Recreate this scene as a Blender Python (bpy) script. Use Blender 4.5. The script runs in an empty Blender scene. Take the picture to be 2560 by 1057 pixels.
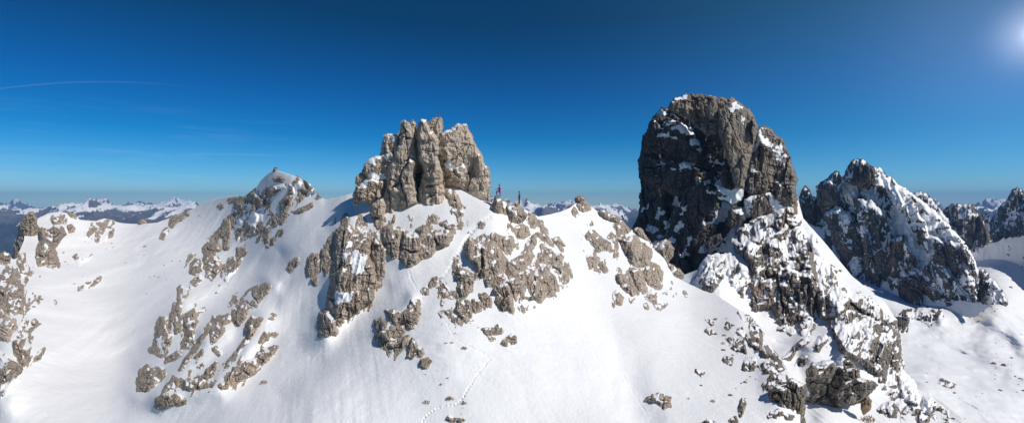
import bpy, math, random
import numpy as np
from mathutils import Vector, Matrix

# ---------------------------------------------------------------- constants
F = 1280.0            # focal length in photo pixels (photo is 2560 wide, 90 degree lens)
CX, HY = 1280.0, 505.0  # principal column, horizon row
SUN_AZ, SUN_EL = math.radians(123), math.radians(43)
scene = bpy.context.scene
COL = scene.collection
rng = np.random.default_rng(7)
random.seed(7)

# ---------------------------------------------------------------- noise
def _hash(ix, iy, iz, seed):
    h = (ix.astype(np.int64) * 374761393 + iy.astype(np.int64) * 668265263 + iz.astype(np.int64) * 2147483647 + seed * 974634777) & 0xffffffff
    h = ((h ^ (h >> 13)) * 1274126177) & 0xffffffff
    h = ((h ^ (h >> 16)) * 2246822519) & 0xffffffff
    h = h ^ (h >> 15)
    return (h & 0xffffff) / float(0xffffff)

def vnoise(x, y, z=None, seed=0):
    if z is None: z = np.zeros_like(x) + 0.5
    fx, fy, fz = np.floor(x), np.floor(y), np.floor(z)
    ix, iy, iz = fx.astype(np.int64), fy.astype(np.int64), fz.astype(np.int64)
    tx, ty, tz = x - fx, y - fy, z - fz
    sx, sy, sz = tx*tx*tx*(tx*(tx*6-15)+10), ty*ty*ty*(ty*(ty*6-15)+10), tz*tz*tz*(tz*(tz*6-15)+10)
    r = 0
    for dz, wz in ((0, 1-sz), (1, sz)):
        for dy, wy in ((0, 1-sy), (1, sy)):
            for dx, wx in ((0, 1-sx), (1, sx)):
                r = r + wx*wy*wz*_hash(ix+dx, iy+dy, iz+dz, seed)
    return r*2 - 1

def vnoise2(x, y, seed=0):
    fx, fy = np.floor(x), np.floor(y)
    ix, iy = fx.astype(np.int64), fy.astype(np.int64)
    iz = np.zeros_like(ix)
    tx, ty = x - fx, y - fy
    sx, sy = tx*tx*tx*(tx*(tx*6-15)+10), ty*ty*ty*(ty*(ty*6-15)+10)
    r = 0
    for dy, wy in ((0, 1-sy), (1, sy)):
        for dx, wx in ((0, 1-sx), (1, sx)):
            r = r + wx*wy*_hash(ix+dx, iy+dy, iz, seed)
    return r*2 - 1

def fbm2(x, y, octv=4, seed=0, gain=0.5):
    a, s, r, n = 1.0, 1.0, 0, 0
    for k in range(octv):
        # rotate every octave so lattice directions do not show
        c, d = math.cos(k*1.1+.3), math.sin(k*1.1+.3)
        r = r + a*vnoise2((x*c - y*d)*s + 17.3*k, (x*d + y*c)*s - 9.1*k, seed + k*13)
        n += a; a *= gain; s *= 2.03
    return r / n

def ridged2(x, y, octv=5, seed=0, gain=0.55):
    a, s, r, n, w = 1.0, 1.0, 0, 0, 1.0
    for k in range(octv):
        c, d = math.cos(k*0.9+.2), math.sin(k*0.9+.2)
        v = 1 - np.abs(vnoise2((x*c - y*d)*s + 7.3*k, (x*d + y*c)*s - 5.1*k, seed + k*7))
        v = v*v*w
        w = np.clip(v*1.6, 0, 1)
        r = r + a*v; n += a; a *= gain; s *= 2.1
    return r / n

def worley2(x, y, seed=0, jit=0.9):
    """F1, F2 and, for the nearest cell, three random numbers and the offset to its point."""
    fx, fy = np.floor(x).astype(np.int64), np.floor(y).astype(np.int64)
    F1 = np.full(x.shape, 9.0); F2 = np.full(x.shape, 9.0)
    r1 = np.zeros(x.shape); r2 = np.zeros(x.shape); r3 = np.zeros(x.shape)
    ox = np.zeros(x.shape); oy = np.zeros(x.shape)
    one = np.ones_like(fx)
    for dy in (-1, 0, 1):
        for dx in (-1, 0, 1):
            cx, cy = fx+dx, fy+dy
            ax = cx + .5 + jit*(_hash(cx, cy, one, seed) - .5)
            ay = cy + .5 + jit*(_hash(cx, cy, one*2, seed) - .5)
            ex, ey = x-ax, y-ay
            d = np.sqrt(ex*ex + ey*ey)
            m = d < F1
            F2 = np.where(m, F1, np.minimum(F2, d))
            F1 = np.where(m, d, F1)
            ox = np.where(m, ex, ox); oy = np.where(m, ey, oy)
            r1 = np.where(m, _hash(cx, cy, one*3, seed), r1)
            r2 = np.where(m, _hash(cx, cy, one*4, seed), r2)
            r3 = np.where(m, _hash(cx, cy, one*5, seed), r3)
    return F1, F2, r1, r2, r3, ox, oy

def sstep(a, b, x):
    t = np.clip((x-a)/(b-a), 0, 1)
    return t*t*(3-2*t)

def blur(a, r):
    r = int(r)
    if r < 1: return a
    for ax in (0, 1):
        p = np.pad(a, [(r+1, r) if i == ax else (0, 0) for i in range(2)], mode='edge')
        c = np.cumsum(p, axis=ax)
        n = 2*r+1
        if ax == 0: a = (c[n:] - c[:-n]) / n
        else: a = (c[:, n:] - c[:, :-n]) / n
    return a

def P(s):
    v = [float(t) for t in s.replace(',', ' ').split()]
    return list(zip(v[::2], v[1::2]))

def sdf(poly, x, y):
    """signed distance to a closed outline, positive inside"""
    d = np.full(x.shape, 1e9); inside = np.zeros(x.shape, bool)
    n = len(poly)
    for i in range(n):
        ax, ay = poly[i]; bx, by = poly[(i+1) % n]
        ex, ey = bx-ax, by-ay
        L = ex*ex+ey*ey + 1e-9
        wx, wy = x-ax, y-ay
        t = np.clip((wx*ex+wy*ey)/L, 0, 1)
        qx, qy = wx-ex*t, wy-ey*t
        d = np.minimum(d, qx*qx+qy*qy)
        c = ((ay > y) != (by > y))
        if ay != by:
            inside ^= c & (x < (bx-ax)*(y-ay)/(by-ay)+ax)
    d = np.sqrt(d)
    return np.where(inside, d, -d)

def pdist(line, x, y):
    """distance to an open polyline, and arc length of the nearest point"""
    d = np.full(x.shape, 1e18); s = np.zeros(x.shape); acc = 0.0
    for (ax, ay), (bx, by) in zip(line[:-1], line[1:]):
        ex, ey = bx-ax, by-ay
        L = math.hypot(ex, ey)+1e-9
        t = np.clip(((x-ax)*ex+(y-ay)*ey)/(L*L), 0, 1)
        q = (x-ax-ex*t)**2 + (y-ay-ey*t)**2
        m = q < d
        d = np.where(m, q, d); s = np.where(m, acc+t*L, s); acc += L
    return np.sqrt(d), s

# ---------------------------------------------------------------- mesh helpers
def ray(px, py):
    return (px-CX)/F, np.ones_like(px), (HY-py)/F

def world(px, py, D):
    return np.stack([(px-CX)/F*D, D, (HY-py)/F*D], -1)

def mesh_np(name, V, Q, mat, smooth=True, attrs=None, parent=None, origin=None, mats=None, midx=None):
    V = np.asarray(V, float).reshape(-1, 3); Q = np.asarray(Q, np.int32).reshape(-1, 4)
    me = bpy.data.meshes.new(name)
    if origin is None:
        lo, hi = V.min(0), V.max(0)
        origin = np.array([(lo[0]+hi[0])/2, (lo[1]+hi[1])/2, lo[2]])
    origin = np.asarray(origin, float)
    me.vertices.add(len(V)); me.vertices.foreach_set('co', (V-origin).astype(np.float32).ravel())
    me.loops.add(Q.size); me.loops.foreach_set('vertex_index', Q.ravel())
    me.polygons.add(len(Q))
    me.polygons.foreach_set('loop_start', np.arange(0, Q.size, 4, dtype=np.int32))
    me.polygons.foreach_set('loop_total', np.full(len(Q), 4, np.int32))
    me.polygons.foreach_set('use_smooth', np.full(len(Q), bool(smooth)))
    for k, a in (attrs or {}).items():
        at = me.attributes.new(k, 'FLOAT', 'POINT'); at.data.foreach_set('value', np.asarray(a, np.float32).ravel())
    me.update(calc_edges=True)
    for m in (mats or [mat]): me.materials.append(m)
    o = bpy.data.objects.new(name, me); COL.objects.link(o)
    o.location = Vector(origin)
    if parent is not None:
        o.parent = parent; o.location = Vector(origin) - parent.location
    return o

def tag(o, label=None, cat=None, group=None, kind=None):
    if label: o['label'] = label
    if cat: o['category'] = cat
    if group: o['group'] = group
    if kind: o['kind'] = kind
    return o

def empty(name, loc, label, cat, group=None):
    o = bpy.data.objects.new(name, None); COL.objects.link(o); o.location = loc
    o.empty_display_size = 0.3
    return tag(o, label, cat, group)

# ---------------------------------------------------------------- surfaces
class Surf:
    """terrain sheet: a smooth surface through measured points, plus snow relief"""
    def __init__(s, ctrl, ridges=(), dents=(), amp=1.0, seed=1, lam=2e-5, wmin=1/1500):
        c = np.array(ctrl, float)
        s.cx, s.cy = c[:, 0]/1000, c[:, 1]/1000
        w = 1/c[:, 2]
        n = len(c)
        r2 = (s.cx[:, None]-s.cx)**2 + (s.cy[:, None]-s.cy)**2
        K = .5*r2*np.log(r2+1e-12) + np.eye(n)*lam
        Pm = np.stack([np.ones(n), s.cx, s.cy], 1)
        A = np.zeros((n+3, n+3)); A[:n, :n] = K; A[:n, n:] = Pm; A[n:, :n] = Pm.T
        s.k = np.linalg.solve(A, np.concatenate([w, [0, 0, 0]]))
        s.ridges, s.dents, s.amp, s.seed, s.wmin = ridges, dents, amp, seed, wmin
    def base(s, px, py):
        x, y = px/1000, py/1000
        w = s.k[-3] + s.k[-2]*x + s.k[-1]*y
        for i in range(len(s.cx)):
            r2 = (x-s.cx[i])**2 + (y-s.cy[i])**2
            w = w + s.k[i]*.5*r2*np.log(r2+1e-12)
        return 1/np.maximum(w, s.wmin)
    def D(s, px, py):
        px = np.asarray(px, float); py = np.asarray(py, float)
        D = s.base(px, py)
        X, Y = (px-CX)/F*D, D
        u = D/70.0
        a = s.amp
        n = 1.1*fbm2(X/16, Y/16, 3, s.seed) + .16*fbm2(X/3.6+3, Y/5, 3, s.seed+5)
        # wind-packed waves running across the slope
        n = n + .07*fbm2(X/1.1 + .8*Y, Y/.5, 3, s.seed+9)*(.4+.6*sstep(-.2, .4, fbm2(X/9, Y/9, 2, s.seed+31)))
        n = n + .16*fbm2(X/1.5+.25*Y, Y/14, 3, s.seed+12)*sstep(-.1, .4, fbm2(X/12, Y/20, 2, s.seed+33))
        h = a*n*np.clip(u, .6, 6)**.6
        for line, rad, ht in s.ridges:
            d, _ = pdist(line, px + 8*vnoise2(px/40, py/40, 3), py)
            h = h + ht*np.exp(-(d/rad)**2)
        for line, rad, dep, per in s.dents:
            d, t = pdist(line, px + 1.2*vnoise2(px/9, py/9, 4), py)
            side = .5+.5*np.sin(t*2*math.pi/per + 2.2*vnoise2(px/30, py/30, 51))
            d = d + 1.1*vnoise2(px/5, py/5, 52)
            dep = dep*(.55+.9*(.5+.5*vnoise2(px/14, py/14, 77)))
            h = h - dep*np.exp(-(d/rad)**2)*(.2+.8*side) + .15*dep*np.exp(-((d-rad*1.8)/rad)**2)
        return D - h

def layer(name, surf, top, xs, ybot, rows, mat, back=60, backslope=.7, extra=None):
    px = np.arange(xs[0], xs[1]+.1, xs[2])
    ty = np.interp(px, [p[0] for p in top], [p[1] for p in top])
    ty = ty + 1.3*fbm2(px/22, px*0, 3, 5)
    t = np.linspace(0, 1, rows)**1.05
    PY = ty[None, :] + (ybot-ty)[None, :]*t[:, None]
    PX = np.repeat(px[None, :], rows, 0)
    D = surf.D(PX, PY)
    V = world(PX, PY, D)
    # the far side of the crest
    st = np.array([.3, 1, 2.2, 5, 10, 20, 40, 80])*back/80
    T0 = V[0]
    B = []
    for q in st[::-1]:
        b = T0.copy()
        dirx = (px-CX)/F
        b[:, 0] += dirx*q; b[:, 1] += q; b[:, 2] -= q*backslope*min(1, .25+q/3.0)
        B.append(b)
    V = np.concatenate([np.stack(B), V], 0)
    R, C = V.shape[:2]
    idx = np.arange(R*C).reshape(R, C)
    Q = np.stack([idx[:-1, :-1], idx[1:, :-1], idx[1:, 1:], idx[:-1, 1:]], -1).reshape(-1, 4)
    o = mesh_np(name, V, Q, mat, True)
    tag(o, kind='structure')
    return o

# ---------------------------------------------------------------- rock relief
def rot(x, y, a):
    c, s = math.cos(a), math.sin(a)
    return x*c+y*s, -x*s+y*c

def rock_detail(X, Y, seed, ang, cell, u, asp=2.0, rough=1.0, smooth=0.0):
    """height (in photo pixels, towards the viewer) of fractured limestone"""
    xw = X + cell*.30*fbm2(X/cell*.6, Y/cell*.35, 3, seed+1) + cell*.10*fbm2(X/cell*3, Y/cell*3, 3, seed+21)
    yw = Y + cell*.45*fbm2(X/cell*.6, Y/cell*.4, 3, seed+2) + cell*.10*fbm2(X/cell*3, Y/cell*3, 3, seed+22)
    xr, yr = rot(xw, yw, ang)
    h = np.zeros(X.shape)
    # slabs and pillars, split by joints
    for k, (sc, a, ti, cr, wd) in enumerate(((1.25, .24, .30, .10, .045), (.55, .20, .30, .09, .05), (.24, .17, .28, .07, .08))):
        c = cell*sc
        F1, F2, r1, r2, r3, ox, oy = worley2(xr/c, yr/(c*asp*(1.15-.25*k)), seed+40+k*9, .95)
        h = h + c*a*(r1-.5)*1.5
        h = h + c*ti*((r2-.5)*1.6*ox + (r3-.60)*.8*oy*asp)
        act = sstep(.25, .6, r2 + .3*r1)
        h = h - c*cr*2.6*np.exp(-((F2-F1)/wd)**2)*act
    # creased flutes running down the face, and sharp little aretes
    q = np.zeros(X.shape)
    for k in range(4):
        s = 2.1**k
        q = q + (np.abs(vnoise2(xr/cell*.9*s+5.3*k, yr/cell*.34*s, seed+60+k))-.3)*.62**k
    h = h - cell*.34*q
    # bedding planes: steps that break the face into ledges
    xb, yb = rot(X + 4*fbm2(X/cell, Y/cell, 2, seed+7), Y + cell*.3*fbm2(X/cell*.5, Y/cell*.5, 3, seed+8), ang*.4+.12)
    for m, am in ((.62, .13), (.27, .05)):
        st = yb/(cell*m)
        fr = st-np.floor(st)
        h = h + u*cell*am*(fr-.5)*sstep(-.05, .3, fbm2(X/cell*.5, Y/cell*.5, 2, seed+9+int(m*100)))
    h = h + cell*.30*fbm2(X/cell*.45, Y/cell*.30, 3, seed+3, .5)
    h = h + rough*1.5*fbm2(X/3.0, Y/4.6, 3, seed+4, .6)
    return h*(1-smooth) + smooth*blur(h, 3)

SNOWJ = []
def relief(name, poly, surf, mat, T=1.2, R=14, seed=1, ang=0.0, cell=26, asp=2.0, amp=1.0, tilt=.22,
           thr=None, closed=None, back=None, step=1.3, mix=0.0, warp=1.0, patches=(), parent=None,
           kx=0., ky=0., rag=1.0, vx=None, smoothrock=0., keep=1.0, snown=.30, dust=None, grow=4.0, zone=None, bed=1.0, dsc=1.0):
    """One body of rock. On a slope it rises out of the sheet `surf` and its foot stays buried;
    with closed=(distance) it is a free-standing mass with a front and a back."""
    thr = (.99 if closed is None else .80) if thr is None else thr
    xs = [p[0] for p in poly]; ys = [p[1] for p in poly]
    pad = 14*warp
    x = np.arange(min(xs)-pad, max(xs)+pad, step); y = np.arange(min(ys)-pad, max(ys)+pad, step)
    X, Y = np.meshgrid(x, y)
    wx = warp*(5.2*fbm2(X/20, Y/24, 3, seed+11, .6) + 2.2*fbm2(X/6, Y/7, 2, seed+12))
    wy = warp*(5.2*fbm2(X/20+9, Y/24, 3, seed+13, .6) + 2.2*fbm2(X/6, Y/7+4, 2, seed+14))
    s = sdf(poly, X+wx, Y+wy)
    det = rock_detail(X, Y, seed, ang, cell, bed, asp, rag, smoothrock)
    if closed is None:
        Ds = surf.D(X, Y); u = Ds/F
        q = np.clip((s+grow)/R, -1, 1)
        prof = np.sign(q)*np.abs(q)**.8
        pos = np.clip(prof, 0, 1)
        up = (max(ys)-Y)                                   # the face stands steeper than the slope
        h = u*(T*R*prof + pos*(det*amp*1.2 + tilt*np.clip(up, 0, 90)))
        if mix > 0:
            nn = fbm2(X/18, Y/26, 5, seed+71, .6)
            h = h + u*R*1.5*np.clip(pos+.25, 0, 1)*mix*(nn*2.2-.12)
        if zone is not None:
            xz, yz = rot(X, Y, ang)
            zn = fbm2(xz/24, yz/56, 4, seed+171, .55) + .30*fbm2(xz/6.5, yz/13, 3, seed+172)
            zz = np.clip((s+8)/16, -1, 1)
            h = u*(16*(zn-zone) + 6*np.minimum(zz, .6)-3 + np.clip(zn-zone+.1, 0, .25)*4*det*.8)
            h = np.minimum(h, u*(3.5+det*.9)) - u*20*np.clip(-zz, 0, 1)
        Dr = Ds - h
        val = h/u
        if getattr(surf, 'top', None) is not None:      # stay on the near side of the crest
            val = np.where(Y < np.interp(X, surf.top[0], surf.top[1]) - 1.2, -99, val)
        keepthr = -3.5
    else:
        Dc = closed; u0 = Dc/F
        mx, my = (min(xs)+max(xs))/2, (min(ys)+max(ys))/2
        Dm = Dc + kx*(X-mx)*u0 + ky*(Y-my)*u0
        q = np.clip(s/R, 0, 1)
        q1 = np.clip(s/min(R, 9), 0, 1)
        prof1 = np.sqrt(np.clip(1-(1-q1)**2, 0, 1))
        prof = .35*prof1 + .65*np.sqrt(np.clip(1-(1-q)**2, 0, 1))
        u = Dm/F
        Dr = Dm - u*(T*prof*R + prof1*det*amp)
        Db = Dm + u*((back if back is not None else T)*prof*R + .5)
        Dr = Dr - u*.3
        val = s
        keepthr = -step*.9
    # snow that has settled on ledges
    def nz(Dd, r):
        Dd = blur(Dd, r)
        V = world(X, Y, Dd)
        gx = np.gradient(V, axis=1); gy = np.gradient(V, axis=0)
        n = np.cross(gx, gy); n /= np.linalg.norm(n, axis=-1, keepdims=True)+1e-12
        sg = np.sign(-(n*V).sum(-1, keepdims=True))
        return (n*sg)[..., 2]
    r1 = 2 if closed is None else 2
    z1 = nz(Dr, r1); z2 = nz(Dr, 6)
    nn = fbm2(X/9, Y/9, 3, seed+91)
    sn = sstep(thr-.05, thr+.05, .7*z1+.3*z2 + snown*nn)
    if closed is None and mix > 0:
        cc = blur(det, 5)-det; cc = cc/(cc.std()+1e-6)
        sn = np.maximum(sn, sstep(-.04, .06, 1.0*fbm2(X/24+.012*Y, Y/34, 5, seed+97, .55) + .09*cc - .26 + .42*mix))
    pm = np.full(X.shape, -99.)
    for pp in patches:
        pm = np.maximum(pm, sdf(pp, X+2.0*wx, Y+2.0*wy))
    if dust is not None:
        # thin snow caught in the fine relief, in streaks along the fall line
        xr, yr = rot(X, Y, ang+.25)
        dn = .55*fbm2(xr/5.0/dsc, yr/13./dsc, 5, seed+95, .6)
        cc = blur(det, 5*dsc)-blur(det, dsc-1); dn = dn + .22*np.clip(cc/(cc.std()+1e-6), -1.6, 1.6)
        dm = fbm2(xr/30, yr/60., 3, seed+96)
        g = dn + .8*dm + dust - .8*np.clip(thr-(.6*z1+.4*z2), -.4, .6) + .34*sstep(-4, 5, pm)
        sn = np.maximum(sn if thr > .6 else 0, sstep(-.08, .14, g))
    if len(patches) and (dust is None or thr > .6):
        sn = np.maximum(sn, sstep(-1.2, .6, pm + 1.0 + 5.5*nn - 2.5*np.clip(.15-z1, 0, 1)))
    if closed is not None:
        sn = sn*sstep(-2, -.5, s)
    Dsm = blur(Dr, 2) - .6*(Dr/F)
    k = sstep(.3, .8, sn)
    Dr = Dr*(1-k) + Dsm*k
    V = world(X, Y, Dr)
    vv = val
    m = np.maximum(np.maximum(vv[:-1, :-1], vv[1:, :-1]), np.maximum(vv[:-1, 1:], vv[1:, 1:])) > keepthr
    idx = np.arange(X.size).reshape(X.shape)
    Q = np.stack([idx[:-1, :-1], idx[1:, :-1], idx[1:, 1:], idx[:-1, 1:]], -1)[m]
    A = sn
    Vf = V.reshape(-1, 3); A = A.ravel()
    if closed is not None:
        # coarse rough back shell that meets the front at the outline
        VB = world(X, Y, Db + 0*X + u*cell*.3*prof*fbm2(X/cell*1.3, Y/cell*1.3, 3, seed+55))
        Q2 = Q[:, ::-1] + X.size
        Vf = np.concatenate([Vf, VB.reshape(-1, 3)]); Q = np.concatenate([Q, Q2]); A = np.concatenate([A, sn.ravel()*0+.35])
    used = np.unique(Q)
    if len(used) < 4: return None
    re = np.full(len(Vf), -1); re[used] = np.arange(len(used))
    return mesh_np(name, Vf[used], re[Q], mat, False, {'snow': A[used]}, parent=parent)
# ---------------------------------------------------------------- materials
def newmat(name):
    m = bpy.data.materials.new(name); m.use_nodes = True
    nt = m.node_tree; nt.nodes.clear()
    out = nt.nodes.new('ShaderNodeOutputMaterial'); b = nt.nodes.new('ShaderNodeBsdfPrincipled')
    nt.links.new(b.outputs[0], out.inputs[0])
    return m, nt, b

def N(nt, t, **kw):
    n = nt.nodes.new(t)
    for k, v in kw.items():
        if k.startswith('i_'):
            key = k[2:].replace('_', ' ')
            n.inputs[key].default_value = v
        else: setattr(n, k, v)
    return n

def L(nt, a, b): nt.links.new(a, b)

def ramp(nt, fac, stops):
    r = nt.nodes.new('ShaderNodeValToRGB'); e = r.color_ramp.elements
    while len(e) < len(stops): e.new(.5)
    for el, (p, c) in zip(e, stops):
        el.position = p; el.color = (c[0], c[1], c[2], 1) if not isinstance(c, (int, float)) else (c, c, c, 1)
    L(nt, fac, r.inputs[0]); return r

def mixc(nt, f, a, b, mode='MIX'):
    m = nt.nodes.new('ShaderNodeMix'); m.data_type = 'RGBA'; m.blend_type = mode
    for s, v in ((m.inputs[0], f), (m.inputs[6], a), (m.inputs[7], b)):
        if hasattr(v, 'is_output') or hasattr(v, 'links'): L(nt, v, s)
        elif isinstance(v, (int, float)): s.default_value = v
        else: s.default_value = (*v, 1)
    return m.outputs[2]

def coords(nt, scale=(1, 1, 1)):
    tc = nt.nodes.new('ShaderNodeNewGeometry'); mp = nt.nodes.new('ShaderNodeMapping')
    mp.inputs['Scale'].default_value = scale
    L(nt, tc.outputs['Position'], mp.inputs[0]); return mp.outputs[0]

def noise(nt, vec, scale, detail=5, rough=.6, dist=0.):
    n = nt.nodes.new('ShaderNodeTexNoise'); n.inputs['Scale'].default_value = scale
    n.inputs['Detail'].default_value = detail; n.inputs['Roughness'].default_value = rough
    n.inputs['Distortion'].default_value = dist
    L(nt, vec, n.inputs['Vector']); return n.outputs[0]

SNOWC = (.87, .875, .885)
def snow_mat(name, sc=1.0, col=SNOWC, bump=.55):
    m, nt, b = newmat(name)
    v = coords(nt, (sc, sc, sc)); v2 = coords(nt, (sc*1.0, sc*.45, sc*1.6))
    a = noise(nt, v, 2.2, 6, .62); c = noise(nt, v2, 5.0, 4, .6, .6); g = noise(nt, v, .12, 3, .5)
    colr = mixc(nt, ramp(nt, g, [(.35, 0.), (.65, 1.)]).outputs[0], col, tuple(x*.955 for x in col))
    L(nt, colr, b.inputs['Base Color'])
    b.inputs['Roughness'].default_value = .62; b.inputs['Specular IOR Level'].default_value = .25
    ad = N(nt, 'ShaderNodeMath', operation='ADD'); L(nt, a, ad.inputs[0])
    mu = N(nt, 'ShaderNodeMath', operation='MULTIPLY'); L(nt, c, mu.inputs[0]); mu.inputs[1].default_value = .6
    L(nt, mu.outputs[0], ad.inputs[1])
    bp = N(nt, 'ShaderNodeBump'); bp.inputs['Strength'].default_value = bump; bp.inputs['Distance'].default_value = .10/sc
    L(nt, ad.outputs[0], bp.inputs['Height']); L(nt, bp.outputs[0], b.inputs['Normal'])
    return m

def rock_mat(name, ca, cb, cc, sc=1.0, orange=.5, bump=.8, snowcol=SNOWC):
    m, nt, b = newmat(name)
    v = coords(nt, (sc, sc, sc)); vs = coords(nt, (sc, sc, sc*.22))
    big = noise(nt, v, .22, 4, .6); mid = noise(nt, v, 1.5, 6, .65, .3); st = noise(nt, vs, 1.1, 6, .7, .4); fine = noise(nt, v, 6.0, 6, .7)
    c = mixc(nt, ramp(nt, mid, [(.36, 0.), (.64, 1.)]).outputs[0], ca, cb)
    c = mixc(nt, ramp(nt, st, [(.48, 0.), (.62, .9)]).outputs[0], c, cc)
    oc = mixc(nt, .55, cb, (.42, .26, .13))
    om = N(nt, 'ShaderNodeMath', operation='MULTIPLY')
    L(nt, ramp(nt, big, [(.53, 0.), (.68, 1.)]).outputs[0], om.inputs[0]); om.inputs[1].default_value = orange
    c = mixc(nt, om.outputs[0], c, oc)
    c = mixc(nt, 1.0, c, ramp(nt, fine, [(.32, (.50, .50, .51)), (.58, (1.14, 1.12, 1.10))]).outputs[0], 'MULTIPLY')
    at = N(nt, 'ShaderNodeAttribute'); at.attribute_name = 'snow'
    # break the snow edge up finely
    sf = N(nt, 'ShaderNodeMath', operation='ADD'); L(nt, at.outputs['Fac'], sf.inputs[0])
    fm = N(nt, 'ShaderNodeMath', operation='MULTIPLY_ADD'); L(nt, fine, fm.inputs[0]); fm.inputs[1].default_value = .9; fm.inputs[2].default_value = -.45
    L(nt, fm.outputs[0], sf.inputs[1])
    sm = ramp(nt, sf.outputs[0], [(.45, 0.), (.56, 1.)]).outputs[0]
    c = mixc(nt, sm, c, snowcol)
    L(nt, c, b.inputs['Base Color'])
    b.inputs['Roughness'].default_value = .85; b.inputs['Specular IOR Level'].default_value = .2
    vo = N(nt, 'ShaderNodeTexVoronoi', feature='DISTANCE_TO_EDGE'); vo.inputs['Scale'].default_value = 1.9; L(nt, vs, vo.inputs['Vector'])
    cr = ramp(nt, vo.outputs[0], [(.0, 0.), (.045, 1.)]).outputs[0]
    h = N(nt, 'ShaderNodeMath', operation='MULTIPLY_ADD'); L(nt, cr, h.inputs[0]); h.inputs[1].default_value = .28
    L(nt, mid, h.inputs[2])
    h2 = N(nt, 'ShaderNodeMath', operation='MULTIPLY_ADD'); L(nt, fine, h2.inputs[0]); h2.inputs[1].default_value = .45; L(nt, h.outputs[0], h2.inputs[2])
    inv = N(nt, 'ShaderNodeMath', operation='MULTIPLY_ADD'); L(nt, sm, inv.inputs[0]); inv.inputs[1].default_value = -.85*bump; inv.inputs[2].default_value = bump
    bp = N(nt, 'ShaderNodeBump'); L(nt, inv.outputs[0], bp.inputs['Strength']); bp.inputs['Distance'].default_value = .30/sc
    L(nt, h2.outputs[0], bp.inputs['Height']); L(nt, bp.outputs[0], b.inputs['Normal'])
    return m

def plain(name, col, rough=.7, metal=0., var=.15, sc=20.):
    m, nt, b = newmat(name)
    v = coords(nt); n = noise(nt, v, sc, 4, .6)
    c = mixc(nt, ramp(nt, n, [(.3, 0.), (.7, 1.)]).outputs[0], tuple(x*(1-var) for x in col), tuple(min(1, x*(1+var)) for x in col))
    L(nt, c, b.inputs['Base Color']); b.inputs['Roughness'].default_value = rough; b.inputs['Metallic'].default_value = metal
    return m

M_snow = snow_mat('snow'); M_snowfar = snow_mat('snow_far', .3, bump=.5); M_snowmid = snow_mat('snow_mid', .5, bump=.4)
LIME = ((.42, .352, .285), (.56, .482, .40), (.275, .236, .203))
DARK = ((.105, .100, .097), (.165, .155, .146), (.062, .062, .065))
M_lime = rock_mat('limestone', *LIME, sc=1.0, orange=.35)
M_limef = rock_mat('limestone_weathered', *LIME, sc=.5, orange=.25)
M_warm = rock_mat('limestone_warm', (.54, .455, .375), (.66, .57, .48), (.34, .285, .24), sc=.8, orange=.45, bump=.6)
M_dark = rock_mat('dark_rock', *DARK, sc=.28, orange=.3, snowcol=SNOWC)
M_darkwarm = rock_mat('brown_rock', (.27, .236, .20), (.37, .325, .275), (.15, .134, .122), sc=.28, orange=.6)
M_grey = rock_mat('grey_rock', (.245, .212, .184), (.35, .308, .268), (.14, .126, .116), sc=.6, orange=.5)
M_far = rock_mat('far_rock', (.12, .112, .108), (.20, .18, .165), (.085, .08, .08), sc=.12, orange=.5)
M_orange = rock_mat('ochre_rock', (.30, .21, .13), (.36, .27, .18), (.17, .125, .09), sc=1., orange=.8)
# ---------------------------------------------------------------- the main snow ridge
top1 = P("-260,700 -60,655 0,642 22,634 30,648 40,646 60,600 62,575 95,545 120,533 150,528 185,535 200,549 240,553 262,546 300,557 350,560 392,556 430,543 468,528 520,503 560,493 590,489 610,495 640,470 655,448 672,432 686,424 705,430 745,442 775,462 800,494 815,499 850,493 880,482 920,500 980,495 1060,480 1100,463 1130,466 1160,478 1200,500 1228,506 1262,520 1310,524 1345,541 1365,538 1400,530 1425,519 1446,501 1458,497 1476,517 1500,530 1530,541 1556,552 1575,575 1600,581 1622,600 1640,625 1660,645 1685,690 1720,708 1756,725 1784,734 1820,755 1848,774 1877,791 1891,809 1913,840 1934,874 1948,895 1966,922 1985,960 2003,985 2005,1040 1998,1120 1990,1300 2060,1330")
C1 = P("")
C1 = [(-150,1057,62),(200,1057,55),(500,1057,49),(800,1057,43),(1100,1057,41),(1400,1057,41),(1700,1057,41),(1950,1057,41),(2040,1057,43),
 (1080,535,70),(1240,515,71),(1350,540,75),(1450,500,84),(1580,575,84),(1650,640,80),(1700,700,76),(1720,708,75),(1850,775,62),(1948,895,51),(2003,985,44.5),
 (820,500,88),(900,510,80),(686,428,106),(600,490,122),(560,493,132),(430,545,150),(300,557,155),(180,533,140),(60,580,128),(0,645,104),
 (1100,700,57),(1100,850,48),(1400,750,56),(1400,900,47.5),(1650,800,58),(1700,900,50),(800,700,66),(850,850,54),(700,620,84),(600,650,96),(200,760,90),(300,900,72),(430,780,80),(400,620,122),(150,650,112),(50,850,70),(0,950,62),(620,850,62),(300,650,118),(500,900,60)]
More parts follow.
